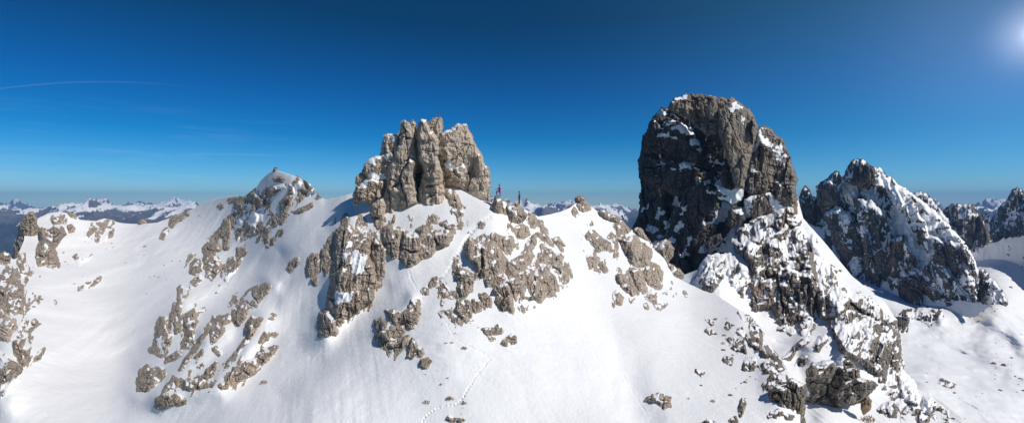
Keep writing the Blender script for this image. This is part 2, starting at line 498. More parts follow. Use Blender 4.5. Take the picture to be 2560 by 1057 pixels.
ridges1 = [
 (P("686,428 620,520 560,600 500,680 440,790 400,860 370,930 345,985"), 42, 1.6),
 (P("676,712 620,760 560,800 520,830"), 30, 2.2),
 (P("660,800 600,900 540,965 400,1000"), 34, 2.0),
 (P("560,840 470,900 410,985"), 26, 1.4),
 (P("700,640 640,700 560,750 500,770"), 26, -1.6),
 (P("860,540 870,640 850,760 810,830"), 40, 1.8),
 (P("950,600 1010,650 1120,590"), 30, 1.0),
 (P("790,740 740,860 640,960"), 60, -1.2),
 (P("950,720 900,800 800,900 700,980"), 34, -.9),
 (P("1035,745 990,790 960,830"), 20, 1.2),
 (P("1240,560 1230,640 1300,720"), 60, 1.5),
 (P("1560,600 1640,660 1680,720"), 50, 1.2),
 (P("1440,600 1480,720 1560,900 1600,1057"), 50, -.8),
 (P("1850,830 1920,900 1960,980"), 40, 1.0),
 (P("60,560 80,640 40,760 30,900 0,1000"), 50, 2.0),
 (P("95,700 200,700 330,640"), 24, 1.2),
]
tr = [
 (P("1055,1052 1065,1040 1078,1030 1092,1020 1110,1014 1135,1012 1148,1004 1160,990 1170,972 1186,945 1205,922 1218,905 1226,898"), 1.6, .17, 9),
 (P("1226,898 1212,884 1200,876 1180,868 1162,860 1148,852 1138,845 1128,832 1118,810 1108,795"), 1.4, .10, 10),
 (P("1230,540 1205,552 1185,575 1160,605 1145,640 1125,668 1108,695 1085,700 1068,716 1055,745"), 3.4, .15, 12),
 (P("1190,560 1172,590 1150,625 1132,650"), 6.0, .18, 9),
 (P("1022,678 1030,700 1042,722"), 2.2, .12, 9),
 (P("800,860 760,920 700,975 640,1020"), 1.6, .05, 37), (P("810,870 770,925 712,980 660,1020"), 1.6, .05, 41),
 (P("1410,745 1440,800 1480,870 1530,960"), 1.6, .05, 33), (P("1400,790 1440,860 1465,930"), 1.6, .05, 37), (P("1425,745 1470,810 1560,940 1620,1040"), 1.6, .05, 45),
 (P("260,760 180,820 120,905"), 2, .05, 45),
]
S1T = ([p[0] for p in top1], [p[1] for p in top1])
S1 = Surf(C1, ridges1, tr, amp=1.1, seed=11)
S1.top = S1T
layer('snow_slope', S1, top1, (-260, 2060, 2.0), 1250, 400, M_snow, back=60)

# ---------------------------------------------------------------- spur under the big tower, and the snow ramp beside it
top2 = P("1480,660 1560,650 1700,690 1750,672 1785,646 1815,638 1840,642 1852,612 1880,588 1920,560 1960,528 1985,505 1996,500 2008,545 2022,562 2050,592 2090,640 2130,690 2180,731 2215,757 2238,795 2250,850 2252,910 2262,945 2300,975 2350,1000 2400,1040 2450,1085 2520,1130 2600,1180")
C2 = [(1560,600,262),(1700,660,240),(1750,720,212),(1700,780,200),(1800,600,250),(1900,540,262),(1980,505,266),(2008,550,258),(2050,595,246),(2130,690,232),(2215,757,216),(2250,850,198),
 (1800,665,218),(1770,720,206),(1850,740,205),(1900,790,203),(1950,830,196),(1900,600,240),(1950,700,222),(2030,700,218),(2100,780,202),(2000,850,186),(2040,900,172),(1980,940,164),(2100,920,168),(2200,900,180),(2252,920,186),
 (2050,1030,146),(2150,1050,148),(2250,1010,160),(2350,1020,160),(2400,1057,152),(1900,1000,150),(2060,1120,126),(2300,1120,140),(1700,1000,160)]
ridges2 = [(P("1800,650 1760,690 1740,720"), 26, 3.0), (P("1800,655 1860,720 1900,770"), 22, -3.0), (P("2035,870 2080,850 2150,880"), 30, 2.5),
 (P("1990,900 2005,960 2015,1040"), 24, -3.0), (P("2010,850 1975,880 1960,900"), 20, 1.6), (P("2000,560 2040,680 2110,780"), 30, 3.5), (P("2020,580 2100,660 2200,760"), 16, 2.0),
 (P("2150,830 2230,880"), 24, 2.0), (P("1890,560 1800,640"), 24, -4.0)]
S2 = Surf(C2, ridges2, [], amp=1.3, seed=23)
layer('snow_spur', S2, top2, (1480, 2600, 2.0), 1320, 330, M_snowmid, back=50, backslope=1.2)

# ---------------------------------------------------------------- valley on the right
top3 = P("1900,470 2000,500 2080,520 2200,600 2300,640 2400,640 2470,620 2500,600 2560,590 2700,560 2900,560")
C3 = [(1950,480,950),(2020,540,780),(2100,640,660),(2190,712,565),(2250,742,530),(2340,768,490),(2410,772,478),(2480,775,462),(2520,745,500),(2460,690,600),(2440,640,720),(2500,610,720),(2560,600,700),(2700,580,750),
 (2560,700,590),(2560,760,500),(2420,850,425),(2300,850,418),(2250,930,350),(2300,960,325),(2560,880,395),(2560,960,340),(2450,1000,312),(2560,1057,290),(2400,1057,282),(2200,1057,282),(2000,800,440),(2300,690,700),(2200,600,900)]
ridges3 = [(P("2240,790 2340,780 2360,800"), 14, 5), (P("2360,800 2440,870 2530,900"), 30, 3), (P("2420,790 2500,860 2560,890"), 24, -4), (P("2490,800 2560,860"), 20, 4),
 (P("2500,840 2540,880"), 22, -5), (P("2470,690 2520,720 2560,770"), 22, 6), (P("2500,760 2560,800"), 18, 4), (P("2040,540 2120,660 2200,725 2300,750"), 26, -9), (P("2300,820 2400,880 2500,940"), 18, -2)]
tr3 = [(P("2320,960 2420,1010 2500,1057"), 2.5, .6, 400), (P("2330,955 2440,1005 2540,1045"), 2.5, .5, 400)]
S3 = Surf(C3, ridges3, tr3, amp=1.1, seed=37)
layer('snow_valley', S3, top3, (1900, 2900, 2.5), 1300, 300, M_snowmid, back=300, backslope=.5)

# ---------------------------------------------------------------- rock outcrops on the main slope
G_SMALL = 'small rock outcrops showing through the snow'
sd = [100]
def out(label, pts, surf=None, mat=None, name='rock_outcrop', cat='rock outcrop', group=None, **k):
    sd[0] += 17
    surf = surf or S1
    poly = P(pts) if isinstance(pts, str) else pts
    xs = [p[0] for p in poly]; ys = [p[1] for p in poly]
    w = min(max(xs)-min(xs), max(ys)-min(ys))
    k.setdefault('R', float(np.clip(w*.22, 4, 12)))
    k.setdefault('cell', float(np.clip(w*.46, 11, 32)))
    k.setdefault('warp', float(np.clip(w/42, .3, 1)))
    k.setdefault('T', 1.0)
    if surf is S1 and (max(xs)+min(xs))/2 < 760: k.setdefault('ang', .45)
    o = relief(name, poly, surf, mat or M_lime, seed=sd[0], **k)
    if o is None: return None
    return tag(o, label, cat, group)

# centre-left buttress and its neighbours
out('tall fissured grey buttress with snow patches in its middle, below the cross tower', "816,770 819,747 827,702 831,671 833,626 840,581 854,569 872,565 891,581 910,577 922,584 925,626 918,649 933,664 937,687 942,709 933,724 933,747 914,762 891,785 886,781 880,800 846,823 831,781",
    cell=34, T=1.17, ang=.12, asp=2.4, tilt=.35, patches=[P("888,683 876,664 884,630 899,626 914,649 903,679"), P("866,600 880,600 882,616 868,618"), P("842,722 854,732 875,739 874,752 838,756"), P("858,640 866,636 866,650 858,652")])
out('pale slab at the very foot of the tall fissured buttress', "795,838 797,792 808,781 821,777 831,796 842,823 842,830 808,842", cell=24, T=1.25, asp=3)
out('long narrow rib leaning on the right side of the tall fissured buttress', "929,618 929,603 937,596 952,607 961,630 959,671 956,694 946,705 941,687 937,649 929,634", cell=20, T=1.09, asp=3)
out('knob of rock capping the top of the tall fissured buttress', "854,558 857,543 865,537 872,548 865,560 852,572", T=1.01)
out('square grey outcrop under the snow shelf, left half of the pair below the cross tower', "952,581 956,569 971,564 997,569 1001,581 1001,599 997,634 982,645 971,634 959,603", cell=26, T=1.25, tilt=.35)
out('bulging outcrop ending in a rounded point, right of the pair below the cross tower', "997,607 1005,577 1020,584 1047,584 1043,573 1058,565 1073,569 1069,592 1092,577 1118,577 1130,592 1118,611 1092,622 1077,637 1062,641 1039,660 1024,666 1009,660 1001,641", cell=28, T=1.33, tilt=.35)
out('dark notched rock at the upper right of the bulging outcrop', "1100,558 1115,554 1122,569 1137,565 1139,581 1126,590 1115,569")
out('small knob on the snow shelf under the central pillar', "1075,543 1084,539 1096,546 1092,558 1081,556", group=G_SMALL)
out('tooth of rock hanging below the left foot of the cross tower', "935,543 944,533 958,537 956,565 944,573 939,558", T=1.09, cell=16)
out('two-lobed outcrop with a ledge of snow, top of the stepped group low in the centre', "967,777 986,774 1005,785 1020,770 1031,751 1050,755 1050,777 1043,811 1020,823 1012,808 982,811 971,796", T=1.09)
out('roundish block, upper left of the stepped group low in the centre', "937,819 939,800 952,796 967,811 963,823 946,825", T=1.09)
out('broad block in the middle of the stepped group low in the centre', "967,830 975,817 1009,815 1011,830 1001,842 971,842", T=1.09)
out('curved block on the left side of the stepped group low in the centre', "939,834 952,828 967,838 975,853 967,868 956,872 941,849", T=1.01)
out('lowest block of the stepped group, tapering to a point', "967,872 971,857 1005,845 1022,842 1020,861 1001,880 986,898 971,887", T=1.09)
out('upright leaf-shaped slab standing right of the stepped group', "1018,891 1024,861 1031,847 1039,857 1043,880 1031,895", T=1.40)
out('low lobe of rock leaning on the upright leaf-shaped slab', "1039,868 1054,872 1058,883 1050,891 1041,889")
out('single boulder alone in the snow under the leaf-shaped slab', "1052,910 1054,900 1069,897 1077,904 1069,917 1062,919", name='boulder', cat='boulder', T=1.25)
out('rounded stone at the bend of the footprints above the stepped group', "1054,728 1058,721 1069,722 1069,734 1058,735", group=G_SMALL)
out('angular stone right of the bend of the footprints', "1073,715 1082,698 1092,694 1090,709 1077,719", group=G_SMALL)
out('slanting splinter of rock left of the hooked stone', "1099,732 1105,724 1117,739 1111,743", group=G_SMALL)
out('hooked stone beside the slanting splinter', "1109,711 1118,721 1122,732 1137,726 1139,743 1124,745 1118,728", group=G_SMALL)
out('small pale stone above the rusty grass tufts', "1098,781 1109,777 1111,789 1103,792", group=G_SMALL)
out('oblong stone right of the small pale one', "1115,779 1126,777 1135,792 1126,796", group=G_SMALL)
out('small outcrop with a snowy top at the right foot of the cross tower', "1108,465 1125,475 1140,490 1145,500 1152,515 1163,520 1140,525 1125,510 1115,490", T=0.94)
out('round stone in the snow below the right foot of the cross tower', "1143,533 1149,527 1157,531 1156,538 1147,540", group=G_SMALL)
# left of the buttress
out('ribbed grey outcrop standing apart on the snow, left of the tall buttress', "763,671 770,645 782,633 797,637 801,675 785,690 770,688", T=1.25, asp=3)
out('slim ribbed outcrop between its wider neighbour and the tall buttress', "802,667 806,626 816,624 823,645 821,675 814,686 810,671", T=1.09, asp=3)
out('small square stone under the ribbed outcrop', "780,698 793,696 791,711 784,712", group=G_SMALL)
out('lone slanting rock on open snow in the bowl under the rocky peak', "717,671 725,656 744,647 746,656 732,671 723,682")
# the rocky peak at 690
out('broad broken rock face on the left flank of the snowy peak', "587,539 587,508 604,489 619,467 649,489 661,497 661,512 642,520 638,535 653,535 653,561 664,565 687,542 693,561 672,569 649,580 630,588 611,599 594,599 592,573", T=0.70, mix=.5, cell=22, mat=M_limef)
out('dark jagged crest of rocks crossing the snowy peak under its top', "653,486 668,474 687,463 710,463 712,474 687,486 676,493 664,516 662,497", mix=.4, mat=M_limef)
out('steep dark rib in the centre of the snowy peak', "700,539 702,505 714,493 729,493 725,508 717,524 714,542 702,542", T=1.09, mat=M_limef)
out('ragged rocks on the right shoulder of the snowy peak', "725,459 740,444 755,467 765,470 763,452 774,455 789,478 800,494 787,496 763,482 744,478 725,486", T=0.86, mix=.3, mat=M_limef)
out('flat rocks just under the summit of the snowy peak', "683,446 695,441 712,449 708,457 688,455", mix=.2, mat=M_limef, grow=1.5)
out('slanting row of rocks at the right foot of the snowy peak', "736,533 759,520 778,508 780,516 755,531", mat=M_limef)
out('small rock in the snow below the snowy peak', "691,588 698,577 708,577 702,588", group=G_SMALL, mat=M_limef)
out('pair of thin upright stones below the snowy peak', "662,595 668,594 672,616 666,618", group=G_SMALL, mat=M_limef)
out('thin leaning stone right of the upright pair', "678,599 689,594 683,611 678,611", group=G_SMALL, mat=M_limef)
# spur running down left from the peak
out('narrow column of rock on the crest of the long spur, under the snowy peak', "553,573 562,550 574,550 574,580 570,622 560,622 560,592 551,592", mat=M_limef)
out('short upright rock beside the narrow column on the long spur', "574,569 572,542 583,537 587,561 579,571", mat=M_limef)
out('thin broken rib slanting down the crest of the long spur', "536,599 547,577 555,573 547,595 538,606", mat=M_limef)
out('large cracked outcrop with a pointed foot on the upper half of the long spur', "507,671 509,622 521,611 547,607 551,622 532,637 556,664 555,671 528,698 517,690 517,667", T=1.01, mat=M_limef)
out('rounded rock left of the large cracked outcrop', "477,682 479,660 490,646 504,654 505,671 490,686", mat=M_limef)
out('broken V-shaped outcrop right of the large cracked one', "555,690 558,667 574,645 604,641 596,660 585,679 566,699", mat=M_limef, mix=.2)
out('small rocks above the V-shaped outcrop', "592,637 594,620 611,622 613,633 600,645", mat=M_limef, group=G_SMALL)
out('low slanting rock under the rounded rock of the long spur', "475,719 477,706 502,687 505,697 487,716", mat=M_limef)
out('crooked rock on the spur crest halfway down', "445,750 447,723 452,716 469,723 468,735 452,752")
out('steep blade of rock on the outer edge of the lower spur', "420,822 426,791 437,761 451,754 452,776 434,803 430,822", T=1.01)
out('large two-headed outcrop with a snow hollow on the outer edge of the lower spur', "386,867 388,822 401,789 418,795 420,806 415,818 430,837 428,859 415,867 418,882 407,892 377,882 375,871", T=0.94, patches=[P("397,845 405,842 410,864 404,866")])
out('dark rock wedged between two larger outcrops on the lower spur', "434,803 451,784 460,791 456,810 449,829 437,833")
out('tall outcrop with a hooked top, middle of the lower spur', "458,818 460,791 483,772 513,772 498,780 486,791 494,803 483,822 483,837 486,856 475,871 451,871 452,856 464,841", T=1.01)
out('isolated dark boulder-like outcrop at the lower left tip of the spur', "343,977 345,947 354,924 369,911 377,924 399,916 411,920 413,935 399,950 384,962 369,973", T=1.17, cell=24)
out('low rock half under snow right above the isolated tip outcrop', "415,905 418,894 441,880 451,886 437,897 422,903")
out('long low outcrop curving along the foot of the spur', "405,984 415,962 434,943 449,950 487,943 509,939 532,912 543,907 532,928 513,950 498,969 471,973 445,965 426,973", T=0.94)
out('lowest outcrop of all, lying flat at the foot of the spur', "386,1017 392,996 415,984 445,986 466,1000 464,1007 434,1011 407,1020", T=1.01)
out('small rock at the end of the long curving outcrop', "505,969 521,954 539,952 532,965", group=G_SMALL)
out('curling finger of rock left of the long lichen-edged slab', "545,962 562,954 566,935 585,916 591,918 581,939 574,965 555,971", T=0.94)
out('long slanting slab with an edge of ochre lichen, lower right of the spur', "579,962 585,939 608,912 634,897 645,882 661,875 691,865 693,869 661,905 634,935 608,950 585,962", T=1.01, ang=.8)
out('long thin chain of rock slanting between snow runnels', "562,924 564,905 592,875 615,844 619,829 611,822 630,791 653,799 649,810 634,829 627,848 608,863 592,882 581,905 566,924", T=0.86, ang=.6)
out('dark outcrop dusted with grass at the upper right end of the lower rocks', "604,750 619,727 642,716 664,710 676,716 668,731 653,746 642,767 623,769 611,765", T=1.09)
out('rounded outcrop directly under the dark grass-dusted one', "579,791 581,772 604,759 619,776 615,791 596,810 587,810", T=1.09)
out('small split rock left of the grass-dusted outcrop', "572,765 581,746 589,740 592,750 581,763")
out('arched outcrop with snow on its back, centre of the lower rocks', "521,822 532,791 555,791 570,784 577,795 570,807 555,814 532,818", T=0.94)
out('heart-shaped outcrop hanging under the arched one', "528,858 528,822 543,812 558,822 551,841 536,856", T=1.09)
out('small pointed rock beside the ochre grass patch', "649,856 664,829 672,833 668,848", group=G_SMALL)
out('tiny crown-shaped rock on the snow right of the long chain', "674,795 681,784 689,788 683,797", group=G_SMALL)
out('dark sliver of rock under the heart-shaped outcrop', "532,871 539,867 553,882 547,888", group=G_SMALL)
out('pale triangular rock low between the snow runnels', "487,894 505,875 505,886", group=G_SMALL)
out('hairline rib of rock running down the middle of the lower spur', "449,924 460,901 483,871 509,837 492,871 468,903 453,924", warp=.5)
# centre right under the two people
out('rock under the crest, right of the people\'s boulder', "1317,546 1325,533 1335,540 1345,556 1352,566 1338,563 1332,568 1322,559", T=1.09)
out('fluted rock just under the people\'s boulder', "1282,576 1289,568 1305,564 1319,571 1322,586 1312,593 1295,594 1289,586", T=1.25, asp=3)
out('broken stones right of the fluted rock', "1352,566 1366,574 1368,587 1355,580", group=G_SMALL)
out('small dark rock on the upper left corner of the great central slab', "1199,594 1209,588 1226,591 1223,599 1203,604", T=1.09)
out('dark cracked outcrop resting on the top of the great central slab', "1226,589 1236,584 1252,593 1282,596 1285,612 1275,632 1262,629 1246,612 1232,603", T=1.25, cell=20)
out('great central slab, broad and smooth, with one small snow spot', "1160,626 1163,609 1179,596 1196,606 1209,612 1223,603 1232,603 1249,622 1262,642 1266,675 1256,682 1232,689 1213,695 1196,679 1186,659 1166,646", T=1.33, cell=34, patches=[P("1227,656 1240,657 1240,661 1228,661")], tilt=.35)
out('wing-shaped outcrop sweeping up right from the great central slab', "1262,646 1285,655 1302,636 1312,626 1315,612 1328,596 1337,589 1338,612 1328,626 1332,642 1325,659 1312,662 1309,675 1292,685 1272,692 1266,675", T=1.09, cell=26)
out('horizontal block tucked under the great central slab', "1213,699 1232,692 1256,687 1261,699 1252,712 1232,718 1219,712", T=1.09)
out('drooping outcrop with a rusty spot and a pointed tail', "1234,725 1246,712 1266,708 1279,725 1282,755 1284,781 1272,771 1259,775 1246,768 1239,752 1246,738", T=1.09)
out('wedge between the drooping outcrop and the wide ribbed wall', "1269,705 1285,702 1305,708 1310,745 1299,753 1289,745 1275,718", T=1.01)
out('wide ribbed wall with a ragged lower edge, right of the drooping outcrop', "1299,685 1315,679 1338,682 1352,669 1365,660 1375,685 1385,725 1385,738 1358,742 1355,756 1332,748 1315,742 1309,718", T=1.17, cell=28, asp=3)
out('blocky outcrop above the wide ribbed wall', "1342,655 1355,629 1353,611 1365,622 1378,622 1388,639 1398,632 1405,649 1385,659 1365,659", T=1.09)
out('slanting slab at the right end of the central rocks', "1373,667 1398,660 1411,675 1420,695 1410,700 1391,679", T=0.94)
out('thin sliver beside the right edge of the wide ribbed wall', "1375,685 1385,692 1396,725 1388,722")
out('thin outermost rib at the right end of the central rocks', "1401,652 1415,662 1428,692 1418,682")
out('forked rock alone on snow, right above the central rocks', "1383,599 1395,594 1410,614 1398,612 1405,629 1395,616")
out('left one of two thin parallel streaks of rock under the saddle', "1340,583 1352,586 1365,611 1352,596", group=G_SMALL)
out('right one of two thin parallel streaks of rock under the saddle', "1362,592 1368,592 1382,614 1375,612", group=G_SMALL)
out('upright pillar-shaped outcrop with rounded foot, left of the great central slab', "1135,675 1143,665 1156,675 1176,682 1183,705 1179,725 1166,742 1153,743 1145,718 1150,695 1136,692", T=1.25, cell=22)
out('small rock between the pillar-shaped outcrop and the great slab', "1179,692 1196,682 1203,692 1189,702")
out('clustered outcrop with a pointed tail, lower left of the central rocks', "1138,775 1145,752 1166,750 1183,761 1176,791 1165,805 1153,788", T=1.01, cell=16)
out('smooth square rock beside the clustered outcrop', "1183,771 1184,752 1203,750 1211,771 1189,780", T=0.94)
out('pair of ribs above the smooth square rock', "1196,735 1209,732 1226,748 1227,765 1216,766 1203,748", T=0.94)
out('two small stones under the clustered outcrop', "1131,798 1145,795 1153,812 1140,810", group=G_SMALL)
out('flat block, left of three close together low on the central snow', "1206,822 1233,822 1233,834 1219,838", T=1.01)
out('shark-fin rock, right of three close together low on the central snow', "1235,834 1236,819 1246,812 1257,827 1253,833", T=1.01)
out('smallest and lowest of three close together low on the central snow', "1221,841 1237,846 1226,850", group=G_SMALL)
out('lying drop-shaped rock with a grassy top, right of the three close rocks', "1254,858 1258,852 1280,836 1289,844 1287,857 1263,864", T=0.94)
out('rock half buried at the bottom edge left of centre', "1118,1046 1122,1041 1136,1047 1160,1049 1151,1056 1131,1058")
out('trampled rock by the footprints above the great central slab', "1198,560 1205,554 1211,560 1207,570 1199,568", group=G_SMALL)
# right of the saddle
out('thin rock on the left flank of the small snow peak', "1431,530 1436,520 1446,540 1443,545 1434,537")
out('tilted rock on the right flank of the small snow peak', "1445,513 1453,503 1458,503 1471,515 1474,525 1460,528 1450,523", T=0.86)
out('snow-backed rock on the crest between the small peak and the boulders', "1532,563 1542,559 1556,558 1566,561 1574,578 1566,585 1549,590 1542,579", T=0.94)
out('chain of rocks alone on the snow below the small peak', "1465,589 1475,576 1493,583 1506,596 1523,606 1531,629 1509,622 1496,626 1476,606", T=1.17)
out('rock cluster under the left end of the chain', "1468,642 1486,639 1496,646 1489,665 1475,669", T=0.94)
out('cone-shaped rock right of the cluster under the chain', "1488,675 1499,655 1509,659 1519,677 1503,679", T=0.94)
out('small rock between the chain and the big round boulder', "1521,593 1529,583 1539,593 1532,603")
out('big round boulder jutting from the snow, right of the chain', "1549,599 1566,589 1589,588 1599,603 1612,612 1628,632 1622,646 1619,662 1595,664 1579,652 1569,636 1556,619", name='boulder', cat='boulder', T=1.87, cell=30, R=20, tilt=.3)
out('tall steep wall between the heart-shaped and the knobbly boulder', "1615,675 1628,659 1645,665 1655,679 1653,725 1632,718 1615,692", T=1.09)
out('oblique boulder under the big round one, shadow on its left', "1577,672 1599,675 1612,705 1615,728 1605,732 1589,708", T=1.33)
out('long boulder lying below left of the oblique one', "1541,692 1549,685 1562,692 1585,712 1594,728 1582,737 1566,725 1549,708", T=1.48)
out('small stone perched above the long boulder', "1542,680 1547,672 1552,679 1547,684", group=G_SMALL)
out('lone upright rock at the lower left of the boulder group', "1534,732 1542,728 1556,745 1551,761 1536,755", T=1.01)
out('splintered rock trailing down right at the bottom of the boulder group', "1614,742 1625,725 1642,732 1645,745 1662,765 1645,768 1632,752", mix=.2)
out('small dark stone below the splintered rock', "1612,761 1617,760 1620,770 1615,770", group=G_SMALL)
out('small rock on the smooth crest right of the boulder group', "1709,729 1713,730 1717,739 1712,738", group=G_SMALL)
out('arched dark boulder alone near the bottom, right of centre', "1613,1000 1630,988 1648,980 1675,994 1675,1015 1660,1019 1643,1003 1625,1003", name='boulder', cat='boulder', T=1.17)
# right edge of the main slope
out('dark outcrop at the top of the broken rocks on the right edge of the slope', "1864,841 1877,824 1895,826 1905,841 1904,873 1888,876 1877,862", T=1.17, mat=M_grey)
out('broken slanting outcrop left of the dark top one on the right edge', "1829,866 1838,858 1852,841 1841,830 1852,826 1866,848 1873,862 1884,878 1863,882 1852,876 1834,874", T=0.94, mix=.2, mat=M_grey)
out('ragged crest rocks overlooking the gully', "1902,876 1916,866 1934,883 1948,901 1959,919 1948,926 1930,901 1906,890", T=1.01, mat=M_grey)
out('blocky rock under the ragged crest rocks', "1898,915 1913,905 1934,908 1941,923 1934,933 1913,930", T=1.09, mat=M_grey)
out('pitted rock on the snow left of the blocky one', "1857,923 1863,901 1888,894 1891,912 1881,924", T=0.86, mix=.2, mat=M_grey)
out('rounded stone perched above the big corner crag', "1941,955 1945,940 1966,940 1968,951 1955,958", T=1.09, mat=M_grey)
out('thin rock on the skyline of the right edge', "1881,812 1891,808 1902,830 1895,828", mat=M_grey)
out('leaf-like stone lying alone above the right edge slope', "1809,898 1816,892 1831,894 1827,912", group=G_SMALL, mat=M_grey)
out('rounded stone high on the right edge slope', "1765,826 1775,821 1781,830 1775,835", group=G_SMALL, mat=M_grey)
out('flat sliver above the rounded stone on the right edge slope', "1766,798 1782,807 1781,811", group=G_SMALL, mat=M_grey)
out('stone with a long shadow on the open right snow', "1740,924 1759,930 1754,939 1747,932", group=G_SMALL, mat=M_grey)
out('curved upright splinter near the bottom of the right slope', "1850,1040 1850,1015 1857,997 1863,1008 1856,1030", group=G_SMALL, mat=M_grey)
out('low rock at the bottom edge left of the curved splinter', "1823,1051 1838,1042 1843,1056 1832,1060", group=G_SMALL, mat=M_grey)
out('flat rock cut by the bottom edge right of centre', "1752,1060 1770,1049 1788,1058 1770,1064", group=G_SMALL, mat=M_grey)
out('jagged small rock left of the snowy perched stone', "1815,819 1818,807 1827,814 1820,823", group=G_SMALL, mat=M_grey)
out('strip of rubble on the skyline above the right edge rocks', "1847,783 1860,785 1878,800 1874,806 1856,796", mix=.5, mat=M_grey)
# far left
out('wide warm-grey cliff with snowy crown, right of the left-hand tower', "97,576 109,566 118,578 135,566 151,566 163,583 147,602 137,618 142,642 149,665 132,669 113,661 95,661 92,623 104,599 99,587", T=1.09, cell=24, mat=M_limef, tilt=.7)
out('small round rock right of the wide warm-grey cliff', "170,566 178,564 185,570 183,578 174,580", group=G_SMALL, mat=M_limef)
out('small flat rock on the snow dome above the wide cliff', "130,550 140,546 152,550 150,558 135,558", group=G_SMALL, mat=M_limef)
out('dark corner rock on the rim of the snow dome', "172,532 185,530 190,545 180,541", mat=M_limef)
out('outcrop in the middle of the left snow ridge', "239,602 241,585 255,566 284,571 279,587 258,604", mix=.3, mat=M_limef)
out('flat rock on the skyline of the left snow ridge', "243,560 270,551 284,557 274,565 250,563", mat=M_limef)
out('broken stones left of the middle outcrop of the left ridge', "210,597 232,566 241,571 222,590", mix=.3, mat=M_limef, group=G_SMALL)
out('low dark outcrop alone on the bowl rim', "196,722 199,713 232,706 250,694 248,701 217,717", mat=M_limef)
out('tiny rock between the bowl rim outcrop and the left edge rocks', "130,760 132,751 140,753 137,760", group=G_SMALL)
out('rubbly rocks scattered on the snow below the left ridge', "172,660 180,637 208,637 227,632 222,647 194,661", mix=.9, mat=M_limef)
out('long outcrop beside the skyline, left of the snowy peak', "423,564 429,545 445,543 469,529 473,536 445,552 431,566", mat=M_limef)
out('thin rocks trailing down from the long skyline outcrop', "398,594 417,571 420,578 405,598", mat=M_limef)
out('flat dark rock on the skyline at the left foot of the snowy peak', "566,506 575,497 592,497 598,504 580,508", mat=M_limef)
out('small round rock below the flat skyline rock', "545,515 552,512 557,517 550,522", group=G_SMALL, mat=M_limef)
out('rounded double rock under the left-hand tower', "43,637 61,635 64,656 73,670 70,683 52,677 43,656", T=1.25)
out('big outward-leaning rock at the left edge, top of the lower cliffs', "-40,700 0,689 14,673 28,668 40,680 47,689 33,708 24,727 9,741 -40,745", T=1.40)
out('striped slanting wall under the leaning rock at the left edge', "-50,800 -10,765 9,741 28,717 47,703 59,713 52,736 61,751 54,774 38,784 19,779 0,795", T=1.09)
out('orange-streaked rock at the left edge halfway down the cliffs', "-40,820 19,793 38,798 43,817 28,831 24,850 9,850 -40,850", T=1.09, mat=M_warm)
out('spiky outcrop jutting right from the left edge cliffs', "45,845 47,817 61,803 90,798 97,807 85,822 71,831 57,845", T=0.94, mix=.2)
out('crescent-shaped rock low on the left edge snow', "35,878 35,857 66,848 73,869 69,902 57,914 45,897", T=0.94, mix=.2)
out('slanting wedge right of the crescent-shaped rock', "85,902 99,878 111,871 102,892")
out('lowest broken cliff in the left bottom corner', "-60,1010 -60,880 0,880 19,897 43,907 54,921 38,940 19,959 0,990", T=1.01, mix=.2)
out('patchy rocks in snow between the left edge cliffs', "-20,660 20,664 24,640 -20,640", T=0.86)

# broken rock between the larger outcrops: the ribs they grow out of
def zone(label, pts, bias=.10, **k):
    k.setdefault('T', .25); k.setdefault('cell', 15); k.setdefault('R', 12)
    k.setdefault('zone', bias); k.setdefault('warp', 1.0); k.setdefault('amp', .5); k.setdefault('tilt', .05)
    return out(label, pts, **k)
zone('broken rocky rib joining the outcrops along the crest of the long spur', "600,590 575,540 545,575 500,615 470,660 470,720 440,760 425,800 400,800 380,860 400,890 460,880 500,820 540,720 600,660 620,600", mat=M_limef, bias=0.27)
zone('broken rock showing through the snow of the lower left spur', "480,770 560,740 640,720 680,715 650,770 640,800 665,850 690,870 620,950 540,980 440,980 400,960 450,900 440,870", bias=0.31)
zone('broken pale rock covering the flanks of the snowy peak', "590,560 600,500 640,480 680,455 730,460 765,480 785,500 740,530 700,560 650,600 600,600", bias=0.05, mat=M_limef)
zone('low ledges of rock around the great central slab', "1150,590 1230,575 1300,560 1350,560 1400,620 1430,690 1390,740 1340,760 1280,790 1230,770 1150,810 1120,780 1130,680", bias=0.15)
zone('thin ledges trailing left from the tall fissured buttress', "780,640 830,600 850,540 900,545 960,600 970,660 950,720 900,790 850,830 830,780 810,690", bias=0.23)
zone('broken shelf of rock below the cross tower', "930,530 1000,545 1100,535 1150,520 1170,540 1140,600 1100,600 1050,570 970,560 950,580", bias=0.25)
zone('broken ledges around the boulder group on the right crest', "1530,590 1600,570 1650,640 1710,690 1690,740 1650,770 1600,745 1530,760 1530,690 1570,680", bias=0.27)
zone('scattered ledges beneath the small snow peak', "1450,560 1530,545 1550,600 1530,660 1480,680 1460,630", bias=0.35)
zone('stony strip between the upright leaf-shaped slab and the pillar-shaped outcrop', "1085,690 1140,690 1150,760 1180,800 1120,820 1090,780", bias=0.33)
zone('broken ground climbing along the left edge of the picture', "-60,680 60,660 110,700 100,800 90,900 40,960 -60,1000", bias=0.15, mat=M_limef)
zone('stony shoulder on top of the left snow ridge', "120,540 200,545 290,550 300,590 250,620 200,600 150,590", bias=0.35, mat=M_limef)
zone('broken rocks of the right edge, from the skyline down to the corner crag', "1820,850 1870,800 1910,840 1960,920 1990,970 1920,1000 1900,960 1850,930 1820,890", bias=0.21, mat=M_grey)
